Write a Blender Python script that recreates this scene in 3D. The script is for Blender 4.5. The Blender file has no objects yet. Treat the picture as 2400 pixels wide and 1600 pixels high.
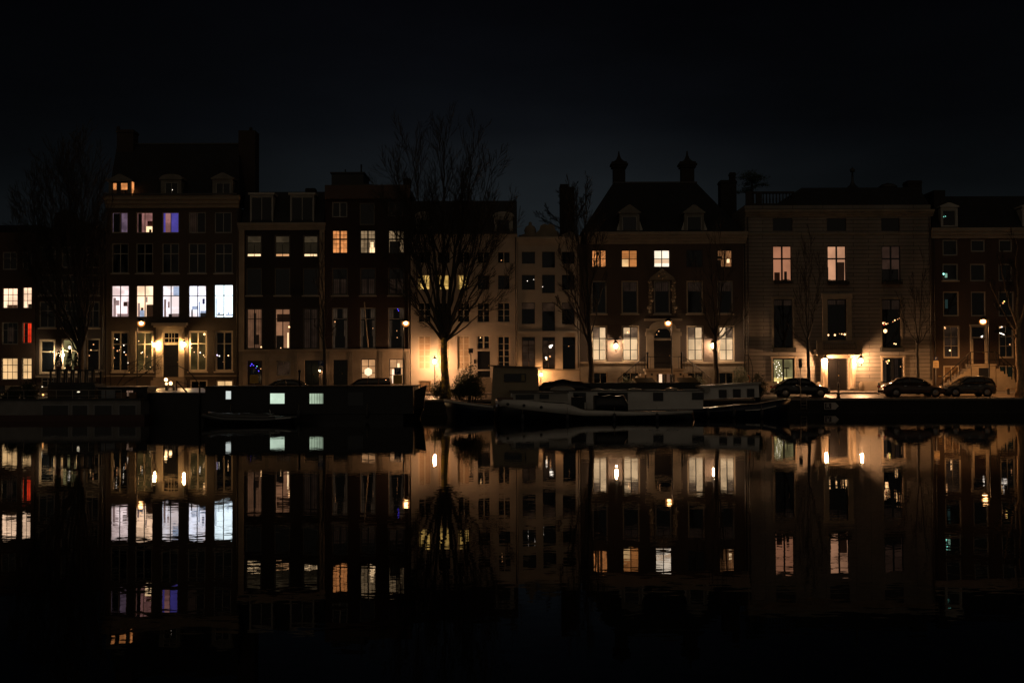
import bpy, math, random
from mathutils import Vector, Matrix
sc = bpy.context.scene
C = sc.collection
R_ = math.radians

# ------------------------------------------------------------------ camera
CAM = Vector((0.0, 0.0, 3.05))
PITCH, ROLL, FPX = R_(1.36), R_(0.2), 2950.0
F_ = Vector((0, math.cos(PITCH), math.sin(PITCH)))
U0 = Vector((0, -math.sin(PITCH), math.cos(PITCH)))
R0 = Vector((1, 0, 0))
RV = R0 * math.cos(ROLL) - U0 * math.sin(ROLL)
UV = U0 * math.cos(ROLL) + R0 * math.sin(ROLL)
cam_d = bpy.data.cameras.new('camera')
cam = bpy.data.objects.new('camera', cam_d); C.objects.link(cam)
cam_d.sensor_width = 36; cam_d.lens = FPX / 2400 * 36
cam_d.clip_end = 5000
m = Matrix((RV, UV, -F_)).transposed().to_4x4(); m.translation = CAM
cam.matrix_world = m
sc.camera = cam

# ------------------------------------------------------------------ night sky
w = bpy.data.worlds.new('World'); sc.world = w; w.use_nodes = True
nt = w.node_tree; N = nt.nodes; L = nt.links
bg = N['Background']
tc = N.new('ShaderNodeTexCoord')
sep = N.new('ShaderNodeSeparateXYZ'); L.new(tc.outputs['Generated'], sep.inputs[0])
ramp = N.new('ShaderNodeValToRGB'); L.new(sep.outputs['Z'], ramp.inputs[0])
e = ramp.color_ramp.elements
e[0].position = 0.0; e[0].color = (0.0118, 0.0150, 0.0168, 1)
e[1].position = 0.62; e[1].color = (0.0006, 0.0007, 0.0012, 1)
for p, c in ((0.13, (0.0080, 0.0100, 0.0116)), (0.19, (0.0032, 0.0039, 0.0052)), (0.29, (0.0013, 0.0014, 0.0022))):
    k = e.new(p); k.color = (*c, 1)
nz = N.new('ShaderNodeTexNoise'); nz.inputs['Scale'].default_value = 3.0; nz.inputs['Detail'].default_value = 5
mp = N.new('ShaderNodeMapping'); mp.inputs['Scale'].default_value = (1, 1, 3)
L.new(tc.outputs['Generated'], mp.inputs[0]); L.new(mp.outputs[0], nz.inputs['Vector'])
mr = N.new('ShaderNodeMapRange'); L.new(nz.outputs['Fac'], mr.inputs[0])
mr.inputs[1].default_value = .25; mr.inputs[2].default_value = .75; mr.inputs[3].default_value = .5; mr.inputs[4].default_value = 1.55
vm = N.new('ShaderNodeVectorMath'); vm.operation = 'SCALE'
az = N.new('ShaderNodeMapRange'); L.new(sep.outputs['X'], az.inputs[0]); az.interpolation_type = 'SMOOTHSTEP'
az.inputs[1].default_value = 0.0; az.inputs[2].default_value = .36; az.inputs[3].default_value = 1.0; az.inputs[4].default_value = .45
ab = N.new('ShaderNodeMath'); ab.operation = 'ABSOLUTE'; L.new(sep.outputs['X'], ab.inputs[0]); L.new(ab.outputs[0], az.inputs[0])
mm_ = N.new('ShaderNodeMath'); mm_.operation = 'MULTIPLY'; L.new(mr.outputs[0], mm_.inputs[0]); L.new(az.outputs[0], mm_.inputs[1])
L.new(ramp.outputs[0], vm.inputs[0]); L.new(mm_.outputs[0], vm.inputs['Scale'])
# the city's glow on the near side of the river
mr2 = N.new('ShaderNodeMapRange'); L.new(sep.outputs['Y'], mr2.inputs[0])
mr2.inputs[1].default_value = 0.0; mr2.inputs[2].default_value = -0.8; mr2.inputs[3].default_value = 0; mr2.inputs[4].default_value = 1.35
vg = N.new('ShaderNodeVectorMath'); vg.operation = 'SCALE'; vg.inputs[0].default_value = (0.050, 0.039, 0.027)
L.new(mr2.outputs[0], vg.inputs['Scale'])
va = N.new('ShaderNodeVectorMath'); va.operation = 'ADD'
L.new(vm.outputs[0], va.inputs[0]); L.new(vg.outputs[0], va.inputs[1])
L.new(va.outputs[0], bg.inputs['Color']); bg.inputs['Strength'].default_value = 1.0
sc.view_settings.view_transform = 'Standard'; sc.view_settings.look = 'None'
sc.view_settings.exposure = 0; sc.view_settings.gamma = 1
sc.render.engine = 'CYCLES'
sc.cycles.use_light_tree = True
sc.cycles.max_bounces = 5; sc.cycles.diffuse_bounces = 2; sc.cycles.glossy_bounces = 3
sc.cycles.transparent_max_bounces = 8
sc.cycles.sample_clamp_indirect = 3.0

# ------------------------------------------------------------------ projection: photo pixel (2400x1600) at depth Y -> world
def P(u, v, Y):
    d = F_ * FPX + RV * (u - 1200) + UV * (800 - v)
    t = Y / d.y
    return CAM + d * t
def PX(u, v, Y): return P(u, v, Y).x
def PZ(u, v, Y): return P(u, v, Y).z
def rectw(r, Y):
    a = P(r[0], r[1], Y); b = P(r[2], r[3], Y)
    return a.x, b.x, b.z, a.z           # x0 x1 z0 z1

# ------------------------------------------------------------------ materials
MATS = {}
def mat(name, col, rough=.7, metal=0., noise=0., nscale=1.5, spec=.5, bump=0., bscale=8):
    if name in MATS: return MATS[name]
    m = bpy.data.materials.new(name); m.use_nodes = True
    n = m.node_tree.nodes; l = m.node_tree.links; b = n['Principled BSDF']
    b.inputs['Base Color'].default_value = (*col, 1); b.inputs['Roughness'].default_value = rough
    b.inputs['Metallic'].default_value = metal; b.inputs['Specular IOR Level'].default_value = spec
    if noise or bump:
        g = n.new('ShaderNodeNewGeometry')
    if noise:
        t = n.new('ShaderNodeTexNoise'); t.inputs['Scale'].default_value = nscale; t.inputs['Detail'].default_value = 5
        l.new(g.outputs['Position'], t.inputs['Vector'])
        r = n.new('ShaderNodeMapRange'); l.new(t.outputs['Fac'], r.inputs[0])
        r.inputs[1].default_value = .3; r.inputs[2].default_value = .7
        r.inputs[3].default_value = 1 - noise; r.inputs[4].default_value = 1 + noise
        s = n.new('ShaderNodeVectorMath'); s.operation = 'SCALE'; s.inputs[0].default_value = col
        l.new(r.outputs[0], s.inputs['Scale']); l.new(s.outputs[0], b.inputs['Base Color'])
    if bump:
        t = n.new('ShaderNodeTexNoise'); t.inputs['Scale'].default_value = bscale; t.inputs['Detail'].default_value = 3
        l.new(g.outputs['Position'], t.inputs['Vector'])
        q = n.new('ShaderNodeBump'); q.inputs['Distance'].default_value = bump; q.inputs['Strength'].default_value = 1
        l.new(t.outputs['Fac'], q.inputs['Height']); l.new(q.outputs[0], b.inputs['Normal'])
    MATS[name] = m
    return m
def brick(name, c1, c2, mortar, bw=.22, bh=.065, ms=.012, stain=.3, rough=.85, bump=.006, off=.5):
    if name in MATS: return MATS[name]
    m = bpy.data.materials.new(name); m.use_nodes = True
    n = m.node_tree.nodes; l = m.node_tree.links; b = n['Principled BSDF']
    b.inputs['Roughness'].default_value = rough
    g = n.new('ShaderNodeNewGeometry'); s = n.new('ShaderNodeSeparateXYZ'); l.new(g.outputs['Position'], s.inputs[0])
    ad = n.new('ShaderNodeMath'); l.new(s.outputs[0], ad.inputs[0]); l.new(s.outputs[1], ad.inputs[1])
    cx = n.new('ShaderNodeCombineXYZ'); l.new(ad.outputs[0], cx.inputs[0]); l.new(s.outputs[2], cx.inputs[1])
    t = n.new('ShaderNodeTexBrick'); l.new(cx.outputs[0], t.inputs['Vector'])
    t.inputs['Scale'].default_value = 1; t.inputs['Brick Width'].default_value = bw; t.inputs['Row Height'].default_value = bh
    t.inputs['Mortar Size'].default_value = ms; t.inputs['Mortar Smooth'].default_value = .2; t.offset = off
    t.inputs['Color1'].default_value = (*c1, 1); t.inputs['Color2'].default_value = (*c2, 1); t.inputs['Mortar'].default_value = (*mortar, 1)
    z = n.new('ShaderNodeTexNoise'); z.inputs['Scale'].default_value = .45; z.inputs['Detail'].default_value = 7
    mp = n.new('ShaderNodeMapping'); mp.inputs['Scale'].default_value = (1, 1, .45)
    l.new(g.outputs['Position'], mp.inputs[0]); l.new(mp.outputs[0], z.inputs['Vector'])
    r = n.new('ShaderNodeMapRange'); l.new(z.outputs['Fac'], r.inputs[0])
    r.inputs[1].default_value = .3; r.inputs[2].default_value = .7; r.inputs[3].default_value = 1 - stain; r.inputs[4].default_value = 1 + stain * .7
    v = n.new('ShaderNodeVectorMath'); v.operation = 'SCALE'; l.new(t.outputs['Color'], v.inputs[0]); l.new(r.outputs[0], v.inputs['Scale'])
    l.new(v.outputs[0], b.inputs['Base Color'])
    q = n.new('ShaderNodeBump'); q.inputs['Distance'].default_value = bump; q.invert = True
    l.new(t.outputs['Fac'], q.inputs['Height']); l.new(q.outputs[0], b.inputs['Normal'])
    MATS[name] = m
    return m
def glow(name, col, st, kind='plain', var=.35, scale=1.4, col2=None):
    """glowing surface"""
    if name in MATS: return MATS[name]
    m = bpy.data.materials.new(name); m.use_nodes = True
    n = m.node_tree.nodes; l = m.node_tree.links; n.remove(n['Principled BSDF'])
    e = n.new('ShaderNodeEmission'); l.new(e.outputs[0], n['Material Output'].inputs[0])
    e.inputs['Strength'].default_value = st
    if kind == 'bulb':
        e.inputs['Color'].default_value = (*col, 1); MATS[name] = m; return m
    g = n.new('ShaderNodeNewGeometry')
    z = n.new('ShaderNodeTexNoise'); z.inputs['Scale'].default_value = scale; z.inputs['Detail'].default_value = 2.5
    l.new(g.outputs['Position'], z.inputs['Vector'])
    r = n.new('ShaderNodeMapRange'); l.new(z.outputs['Fac'], r.inputs[0]); r.interpolation_type = 'SMOOTHSTEP'
    r.inputs[1].default_value = .34; r.inputs[2].default_value = .66; r.inputs[3].default_value = 0; r.inputs[4].default_value = 1
    mx = n.new('ShaderNodeMix'); mx.data_type = 'RGBA'; l.new(r.outputs[0], mx.inputs[0])
    mx.inputs[6].default_value = (*[c * (1 - var) for c in (col2 or col)], 1)
    mx.inputs[7].default_value = (*[c * (1 + var * .5) for c in col], 1)
    out = mx.outputs[2]
    if kind in ('curtain', 'blind', 'tile'):
        wv = n.new('ShaderNodeTexWave'); wv.inputs['Scale'].default_value = {'curtain': 1.9, 'blind': 2.6, 'tile': 1.2}[kind]
        wv.bands_direction = 'Z' if kind == 'blind' else 'X'; wv.inputs['Distortion'].default_value = .8 if kind == 'curtain' else 0
        l.new(g.outputs['Position'], wv.inputs['Vector'])
        r2 = n.new('ShaderNodeMapRange'); l.new(wv.outputs['Fac'], r2.inputs[0])
        r2.inputs[3].default_value = .62; r2.inputs[4].default_value = 1.12
        v = n.new('ShaderNodeVectorMath'); v.operation = 'SCALE'; l.new(out, v.inputs[0]); l.new(r2.outputs[0], v.inputs['Scale'])
        out = v.outputs[0]
    l.new(out, e.inputs['Color'])
    MATS[name] = m
    return m
def pane_clear():
    if 'glass_clear' in MATS: return MATS['glass_clear']
    m = bpy.data.materials.new('glass_clear'); m.use_nodes = True
    n = m.node_tree.nodes; l = m.node_tree.links; n.remove(n['Principled BSDF'])
    a = n.new('ShaderNodeBsdfTransparent'); a.inputs[0].default_value = (.94, .96, .95, 1)
    g = n.new('ShaderNodeBsdfGlossy'); g.inputs['Roughness'].default_value = .03
    f = n.new('ShaderNodeFresnel'); f.inputs[0].default_value = 1.5
    x = n.new('ShaderNodeMixShader'); l.new(f.outputs[0], x.inputs[0]); l.new(a.outputs[0], x.inputs[1]); l.new(g.outputs[0], x.inputs[2])
    l.new(x.outputs[0], n['Material Output'].inputs[0])
    MATS['glass_clear'] = m; return m
GL_DARK = mat('dark_glass', (.0015, .0017, .002), .05, spec=.4)
GL_BLUE = mat('dusky_glass', (.003, .0045, .0065), .08, spec=.5)
GL_WARM = mat('brown_glass', (.010, .008, .006), .1, spec=.5)
CREAM = mat('cream_paint', (.52, .43, .31), .5, noise=.08)
GREYP = mat('grey_paint', (.36, .335, .29), .55, noise=.1)
DGREEN = mat('dark_green_paint', (.010, .016, .013), .28)
BLACKP = mat('black_paint', (.008, .008, .009), .3)
IRON = mat('black_iron', (.010, .010, .011), .4, metal=.2)
BROWNP = mat('brown_paint', (.035, .02, .012), .4)
SLATE = brick('slate_roof', (.012, .013, .015), (.02, .02, .022), (.006, .006, .007), .28, .2, .012, .3, .6, .01)
STONE = mat('sandstone', (.34, .27, .19), .85, noise=.22, nscale=.9, bump=.01)
STONE_D = mat('old_sandstone', (.22, .18, .13), .85, noise=.25, nscale=1.2, bump=.01)

# ------------------------------------------------------------------ mesh builder
class MB:
    def __init__(s): s.v = []; s.f = []; s.sm = []
    def add(s, vs, fs, smooth=False):
        o = len(s.v); s.v += [tuple(p) for p in vs]
        for f in fs: s.f.append([i + o for i in f]); s.sm.append(smooth)
        return s
    def box(s, x0, x1, y0, y1, z0, z1):
        if x0 > x1: x0, x1 = x1, x0
        if y0 > y1: y0, y1 = y1, y0
        if z0 > z1: z0, z1 = z1, z0
        return s.add([(x, y, z) for z in (z0, z1) for y in (y0, y1) for x in (x0, x1)],
              [(0, 2, 3, 1), (4, 5, 7, 6), (0, 1, 5, 4), (2, 6, 7, 3), (0, 4, 6, 2), (1, 3, 7, 5)])
    def quad(s, *p): return s.add(p, [tuple(range(len(p)))])
    def tube(s, pts, rs, n=6, caps=True, smooth=True):
        pts = [Vector(p) for p in pts]
        if not hasattr(rs, '__len__'): rs = [rs] * len(pts)
        o = len(s.v); prev = None
        for i, p in enumerate(pts):
            d = (pts[min(i + 1, len(pts) - 1)] - pts[max(i - 1, 0)])
            if d.length < 1e-9: d = Vector((0, 0, 1))
            d.normalize()
            if prev is None:
                a = Vector((0, 0, 1)) if abs(d.z) < .9 else Vector((1, 0, 0))
                a = d.cross(a).normalized()
            else:
                a = prev - d * prev.dot(d)
                a = a.normalized() if a.length > 1e-6 else d.orthogonal().normalized()
            prev = a; b = d.cross(a)
            for k in range(n):
                t = 2 * math.pi * k / n
                s.v.append(tuple(p + (a * math.cos(t) + b * math.sin(t)) * rs[i]))
        for i in range(len(pts) - 1):
            for k in range(n):
                k2 = (k + 1) % n
                s.f.append([o + i * n + k, o + i * n + k2, o + (i + 1) * n + k2, o + (i + 1) * n + k]); s.sm.append(smooth)
        if caps:
            s.f.append([o + k for k in range(n)][::-1]); s.sm.append(False)
            q = o + (len(pts) - 1) * n; s.f.append([q + k for k in range(n)]); s.sm.append(False)
        return s
    def bar(s, a, b, r, n=4): return s.tube([a, b], r, n, smooth=n > 5)
    def lathe(s, c, prof, n=12, smooth=True, axis='z'):
        o = len(s.v)
        for r, h in prof:
            for k in range(n):
                t = 2 * math.pi * k / n
                if axis == 'z': s.v.append((c[0] + r * math.cos(t), c[1] + r * math.sin(t), c[2] + h))
                else: s.v.append((c[0] + r * math.cos(t), c[1] + h, c[2] + r * math.sin(t)))
        for i in range(len(prof) - 1):
            for k in range(n):
                k2 = (k + 1) % n
                s.f.append([o + i * n + k, o + i * n + k2, o + (i + 1) * n + k2, o + (i + 1) * n + k]); s.sm.append(smooth)
        s.f.append([o + k for k in range(n)][::-1]); s.sm.append(False)
        q = o + (len(prof) - 1) * n; s.f.append([q + k for k in range(n)]); s.sm.append(False)
        return s
    def ball(s, c, r, n=10, sx=1, sz=1):
        m_ = n // 2; pr = [(max(.001, r * math.sin(math.pi * i / m_)) * sx, -r * sz * math.cos(math.pi * i / m_)) for i in range(m_ + 1)]
        return s.lathe(c, pr, n)
    def prism(s, poly, y0, y1):                       # poly of (x,z), extruded in y
        n = len(poly); vs = [(x, y0, z) for x, z in poly] + [(x, y1, z) for x, z in poly]
        fs = [tuple(range(n)), tuple(range(2 * n - 1, n - 1, -1))]
        fs += [(i, i + n, (i + 1) % n + n, (i + 1) % n) for i in range(n)]
        return s.add(vs, fs)
    def prismx(s, poly, x0, x1):                      # poly of (y,z), extruded in x
        n = len(poly); vs = [(x0, y, z) for y, z in poly] + [(x1, y, z) for y, z in poly]
        fs = [tuple(range(n)), tuple(range(2 * n - 1, n - 1, -1))]
        fs += [(i, i + n, (i + 1) % n + n, (i + 1) % n) for i in range(n)]
        return s.add(vs, fs)
    def loft(s, rings, closed=True, cap=True, smooth=True):
        o = len(s.v); n = len(rings[0])
        for r in rings: s.v += [tuple(p) for p in r]
        for i in range(len(rings) - 1):
            for k in range(n if closed else n - 1):
                k2 = (k + 1) % n
                s.f.append([o + i * n + k, o + i * n + k2, o + (i + 1) * n + k2, o + (i + 1) * n + k]); s.sm.append(smooth)
        if cap and closed:
            s.f.append([o + k for k in range(n)][::-1]); s.sm.append(False)
            q = o + (len(rings) - 1) * n; s.f.append([q + k for k in range(n)]); s.sm.append(False)
        return s
    def build(s, name, material, parent=None, label=None, loc=None):
        me = bpy.data.meshes.new(name)
        og = gloc(parent) if parent else Vector(loc or (0, 0, 0))
        me.from_pydata([(a - og.x, b - og.y, c - og.z) for a, b, c in s.v], [], s.f)
        me.polygons.foreach_set('use_smooth', s.sm)
        me.materials.append(material); me.update()
        o = bpy.data.objects.new(name, me); C.objects.link(o)
        if parent: o.parent = parent
        else: o.location = og
        if label: o['label'] = label
        return o
def gloc(o):
    l = Vector((0, 0, 0))
    while o: l += o.location; o = o.parent
    return l
def thing(name, label, cat, loc=(0, 0, 0), group=None):
    o = bpy.data.objects.new(name, None); C.objects.link(o); o.location = loc; o.empty_display_size = .3
    o['label'] = label; o['category'] = cat
    if group: o['group'] = group
    return o
def tag(o, label, cat, group=None):
    o['label'] = label; o['category'] = cat
    if group: o['group'] = group
    return o
def struct(o): o['kind'] = 'structure'; return o
def copy_tree(o, parent=None):
    c = o.copy(); C.objects.link(c); c.parent = parent
    for ch in o.children: copy_tree(ch, c)
    return c

# ------------------------------------------------------------------ setting: water, ground
YF = 100.0                                            # facade plane
QY = 91.0                                             # quay edge
def gz(y):
    if y < 97: return 1.0 + (y - QY) / 6 * .22
    return 1.36 + (y - 97) / 3 * .10
wm = bpy.data.materials.new('river_water'); wm.use_nodes = True
n = wm.node_tree.nodes; l = wm.node_tree.links; b = n['Principled BSDF']
b.inputs['Base Color'].default_value = (.0015, .002, .0022, 1); b.inputs['Roughness'].default_value = .012
b.inputs['IOR'].default_value = 1.31
g = n.new('ShaderNodeNewGeometry')
def ripple(scale, sx, sy, ax, ay, det):
    mp = n.new('ShaderNodeMapping'); mp.inputs['Scale'].default_value = (sx, sy, 1); l.new(g.outputs['Position'], mp.inputs[0])
    t = n.new('ShaderNodeTexNoise'); t.inputs['Scale'].default_value = scale; t.inputs['Detail'].default_value = det
    l.new(mp.outputs[0], t.inputs['Vector'])
    s = n.new('ShaderNodeVectorMath'); s.operation = 'SUBTRACT'; s.inputs[1].default_value = (.5, .5, .5); l.new(t.outputs['Color'], s.inputs[0])
    q = n.new('ShaderNodeVectorMath'); q.operation = 'MULTIPLY'; q.inputs[1].default_value = (ax, ay, 0); l.new(s.outputs[0], q.inputs[0])
    return q.outputs[0]
r1 = ripple(.6, .6, 1.2, .003, .0028, 2.0); r2 = ripple(6.5, .5, 1.2, .0045, .017, 3.0)
ad = n.new('ShaderNodeVectorMath'); l.new(r1, ad.inputs[0]); l.new(r2, ad.inputs[1])
ad2 = n.new('ShaderNodeVectorMath'); ad2.inputs[1].default_value = (0, 0, 1); l.new(ad.outputs[0], ad2.inputs[0])
nn = n.new('ShaderNodeVectorMath'); nn.operation = 'NORMALIZE'; l.new(ad2.outputs[0], nn.inputs[0]); l.new(nn.outputs[0], b.inputs['Normal'])
struct(MB().quad((-400, -60, 0), (400, -60, 0), (400, QY, 0), (-400, QY, 0)).build('water', wm))

COBBLE = brick('paving_bricks', (.16, .12, .09), (.13, .10, .085), (.03, .027, .025), .2, .1, .01, .25, .6, .004)
def ground_brick():
    m = bpy.data.materials.new('street_bricks'); m.use_nodes = True
    n = m.node_tree.nodes; l = m.node_tree.links; b = n['Principled BSDF']; b.inputs['Roughness'].default_value = .45
    g = n.new('ShaderNodeNewGeometry'); t = n.new('ShaderNodeTexBrick'); l.new(g.outputs['Position'], t.inputs['Vector'])
    t.inputs['Scale'].default_value = 1; t.inputs['Brick Width'].default_value = .2; t.inputs['Row Height'].default_value = .09
    t.inputs['Mortar Size'].default_value = .008
    t.inputs['Color1'].default_value = (.17, .13, .095, 1); t.inputs['Color2'].default_value = (.13, .105, .085, 1); t.inputs['Mortar'].default_value = (.03, .026, .022, 1)
    z = n.new('ShaderNodeTexNoise'); z.inputs['Scale'].default_value = .8; z.inputs['Detail'].default_value = 6; l.new(g.outputs['Position'], z.inputs['Vector'])
    r = n.new('ShaderNodeMapRange'); l.new(z.outputs['Fac'], r.inputs[0]); r.inputs[1].default_value = .3; r.inputs[2].default_value = .7; r.inputs[3].default_value = .65; r.inputs[4].default_value = 1.3
    v = n.new('ShaderNodeVectorMath'); v.operation = 'SCALE'; l.new(t.outputs[0], v.inputs[0]); l.new(r.outputs[0], v.inputs['Scale']); l.new(v.outputs[0], b.inputs['Base Color'])
    return m
GB = ground_brick()
XW = 75
struct(MB().quad((-XW, QY + .35, gz(QY + .35)), (XW, QY + .35, gz(QY + .35)), (XW, 97, gz(96.99)), (-XW, 97, gz(96.99))).build('road', GB))
struct(MB().box(-XW, XW, 97.0, 97.18, 1.0, 1.365).build('kerb', mat('kerb_stone', (.2, .18, .16), .7, noise=.2)))
struct(MB().quad((-XW, 97.18, 1.362), (XW, 97.18, 1.362), (XW, 100.3, 1.462), (-XW, 100.3, 1.462)).build('pavement', COBBLE))
struct(MB().quad((-700, 100.25, .95), (700, 100.25, .95), (700, 2500, .95), (-700, 2500, .95)).build('ground', mat('garden_soil', (.03, .03, .025), .9)))
QB = brick('quay_bricks', (.03, .022, .018), (.02, .018, .015), (.012, .012, .010), .24, .08, .012, .4, .8)
struct(MB().box(-XW, XW, QY + .02, QY + .34, -1.5, .88).build('quay_wall', QB))
struct(MB().box(-XW, XW, QY - .04, QY + .36, .883, 1.03).build('quay_coping', mat('coping_stone', (.20, .17, .14), .6, noise=.25, nscale=3)))

# ------------------------------------------------------------------ windows
rnd = random.Random(7)
def bars(mb, x0, x1, z0, z1, y, vs, hs, bw, fw, dep=.05):
    """glazing bars between the frame members, butted"""
    for k, f in enumerate(vs):
        f, hw, za, zb = ((f + (0, 1))[:4] if isinstance(f, tuple) else (f, bw, 0, 1))
        x = x0 + (x1 - x0) * f
        mb.box(x - hw / 2, x + hw / 2, y, y + dep, z0 + (z1 - z0) * za, z0 + (z1 - z0) * zb)
    for f in hs:
        f, hw = (f if isinstance(f, tuple) else (f, bw))
        z = z0 + (z1 - z0) * f
        mb.box(x0, x1, y + .003, y + dep - .004, z - hw / 2, z + hw / 2)
def window(root, r, fm=CREAM, fw=.11, glass=GL_DARK, vs=(.5,), hs=(.66,), bw=.05, Y=YF, lit=None, sill=None,
           depth=.7, items=(), rec=.09, bm=None, lights=(), name='window', shade=None):
    x0, x1, z0, z1 = rectw(r, Y)
    y = Y + rec
    f = MB()
    f.box(x0, x0 + fw, y, y + .09, z0, z1); f.box(x1 - fw, x1, y, y + .09, z0, z1)
    f.box(x0 + fw, x1 - fw, y, y + .09, z1 - fw, z1); f.box(x0 + fw, x1 - fw, y, y + .09, z0, z0 + fw)
    a0, a1, b0, b1 = x0 + fw, x1 - fw, z0 + fw, z1 - fw
    if bm is None: bars(f, a0, a1, b0, b1, y + .02, vs, hs, bw, fw)
    wn = f.build(name, fm, root)
    if bm is not None:
        s_ = MB(); bars(s_, a0, a1, b0, b1, y + .02, vs, hs, bw, fw)
        s_.box(a0, a0 + .04, y + .025, y + .06, b0, b1); s_.box(a1 - .04, a1, y + .025, y + .06, b0, b1)
        s_.box(a0 + .04, a1 - .04, y + .025, y + .06, b1 - .04, b1); s_.box(a0 + .04, a1 - .04, y + .025, y + .06, b0, b0 + .04)
        s_.build('sash', bm, wn)
    yg = y + .055
    p = MB().quad((a0, yg, b0), (a1, yg, b0), (a1, yg, b1), (a0, yg, b1)).build('pane', pane_clear() if lit else glass, wn)
    if lit:
        d = depth
        q = MB(); X0, X1, Z0, Z1 = x0 - .25, x1 + .25, z0 - .1, z1 + .1
        yb = y + .1 + d; ya = y + .16
        q.quad((X0, yb, Z0), (X1, yb, Z0), (X1, yb, Z1), (X0, yb, Z1))
        q.quad((X0, ya, Z0), (X0, yb, Z0), (X0, yb, Z1), (X0, ya, Z1)); q.quad((X1, ya, Z0), (X1, yb, Z0), (X1, yb, Z1), (X1, ya, Z1))
        q.quad((X0, ya, Z1), (X1, ya, Z1), (X1, yb, Z1), (X0, yb, Z1)); q.quad((X0, ya, Z0), (X1, ya, Z0), (X1, yb, Z0), (X0, yb, Z0))
        q.build('lit_room', lit, wn)
        for it in items:
            fx0, fz0, fx1, fz1, dd, m_ = it[:6]
            nm = it[6] if len(it) > 6 else 'furniture'
            k = MB(); yy = y + .12 + d * dd
            k.box(a0 + (a1 - a0) * fx0, a0 + (a1 - a0) * fx1, yy, yy + (.03 if nm in ('curtain', 'blind', 'picture') else .12), b0 + (b1 - b0) * fz0, b0 + (b1 - b0) * fz1)
            k.build(nm, m_, wn)
    elif shade:
        for it in shade:                                  # blind or curtain hanging just inside dark glass, seen faintly: set just proud of the opaque pane
            fx0, fz0, fx1, fz1, m_ = it
            k = MB().box(a0 + (a1 - a0) * fx0, a0 + (a1 - a0) * fx1, yg - .02, yg - .004, b0 + (b1 - b0) * fz0, b0 + (b1 - b0) * fz1)
            k.build('curtain', m_, wn)
    for (u, v, s, mm) in lights:  # reflected far lamps put in as glowing balls, along with real window lights
        c = P(u, v, y + .0)
        MB().ball((c.x, yg - .035, c.z), s * .8, 6).build('glint_bulb', mm, wn)
    if sill:
        MB().box(x0 - .08, x1 + .08, Y - .09, Y + rec - .003, z0 - .10, z0 - .003).build('sill', sill, wn)
    return wn

def house(label, x0, x1, vtop, wallm, holes, Y=YF, depth=11, zb=1.30, name='canal_house', group='houses along the far quay', zstone=None, stonem=None):
    """x0,x1,vtop in pixels. holes = pixel rects. Facade grid with real openings and reveals."""
    xm = (x0 + x1) / 2
    X0, X1 = PX(x0, 800, Y) + .01, PX(x1, 800, Y) - .01
    Z1 = PZ(xm, vtop, Y)
    root = thing(name, label, 'building', ((X0 + X1) / 2, Y, 1.46), group)
    hw = [rectw(h, Y) for h in holes]
    def facade(za, zb_, yoff, nm, mm, side):
        xs = sorted(set([X0, X1] + [h[0] for h in hw] + [h[1] for h in hw])); xs = [x for x in xs if X0 <= x <= X1]
        zs = sorted(set([za, zb_] + [h[2] for h in hw] + [h[3] for h in hw])); zs = [z for z in zs if za <= z <= zb_]
        b = MB(); y = Y + yoff
        for i in range(len(xs) - 1):
            for j in range(len(zs) - 1):
                cx, cz = (xs[i] + xs[i + 1]) / 2, (zs[j] + zs[j + 1]) / 2
                if any(h[0] < cx < h[1] and h[2] < cz < h[3] for h in hw): continue
                b.quad((xs[i], y, zs[j]), (xs[i + 1], y, zs[j]), (xs[i + 1], y, zs[j + 1]), (xs[i], y, zs[j + 1]))
        for h in hw:
            a0, a1, b0, b1 = h; b0 = max(b0, za); b1 = min(b1, zb_)
            if b1 <= b0: continue
            ye = Y + .24
            b.quad((a0, y, b0), (a0, ye, b0), (a0, ye, b1), (a0, y, b1)); b.quad((a1, y, b0), (a1, y, b1), (a1, ye, b1), (a1, ye, b0))
            if h[3] <= zb_ + 1e-6: b.quad((a0, y, b1), (a0, ye, b1), (a1, ye, b1), (a1, y, b1))
            if h[2] >= za - 1e-6: b.quad((a0, y, b0), (a1, y, b0), (a1, ye, b0), (a0, ye, b0))
        if side:
            b.quad((X0, y, za), (X0, Y + depth, za), (X0, Y + depth, zb_), (X0, y, zb_)); b.quad((X1, y, za), (X1, y, zb_), (X1, Y + depth, zb_), (X1, Y + depth, za))
            b.quad((X0, Y + depth, za), (X1, Y + depth, za), (X1, Y + depth, zb_), (X0, Y + depth, zb_))
            b.quad((X0, y, zb_), (X1, y, zb_), (X1, Y + depth, zb_), (X0, Y + depth, zb_))
        else:
            b.quad((X0, y, zb_), (X1, y, zb_), (X1, Y + .02, zb_), (X0, Y + .02, zb_))
            b.quad((X0, y, za), (X0, Y + .1, za), (X0, Y + .1, zb_), (X0, y, zb_)); b.quad((X1, y, za), (X1, y, zb_), (X1, Y + .1, zb_), (X1, Y + .1, za))
        return b.build(nm, mm, root)
    if zstone:
        zs_ = PZ(xm, zstone, Y)
        facade(zb, zs_, -.05, 'stone_base', stonem or STONE, False)
        facade(zs_ - .001, Z1, 0, 'wall', wallm, True)
        b = MB().quad((X0, Y + .1, zb), (X0, Y + depth, zb), (X0, Y + depth, zs_ - .01), (X0, Y + .1, zs_ - .01)).quad((X1, Y + .1, zb), (X1, Y + .1, zs_ - .01), (X1, Y + depth, zs_ - .01), (X1, Y + depth, zb))
        b.build('side_wall', wallm, root)
    else:
        facade(zb, Z1, 0, 'wall', wallm, True)
    root['X0'] = X0; root['X1'] = X1; root['Z1'] = Z1
    return root
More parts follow.
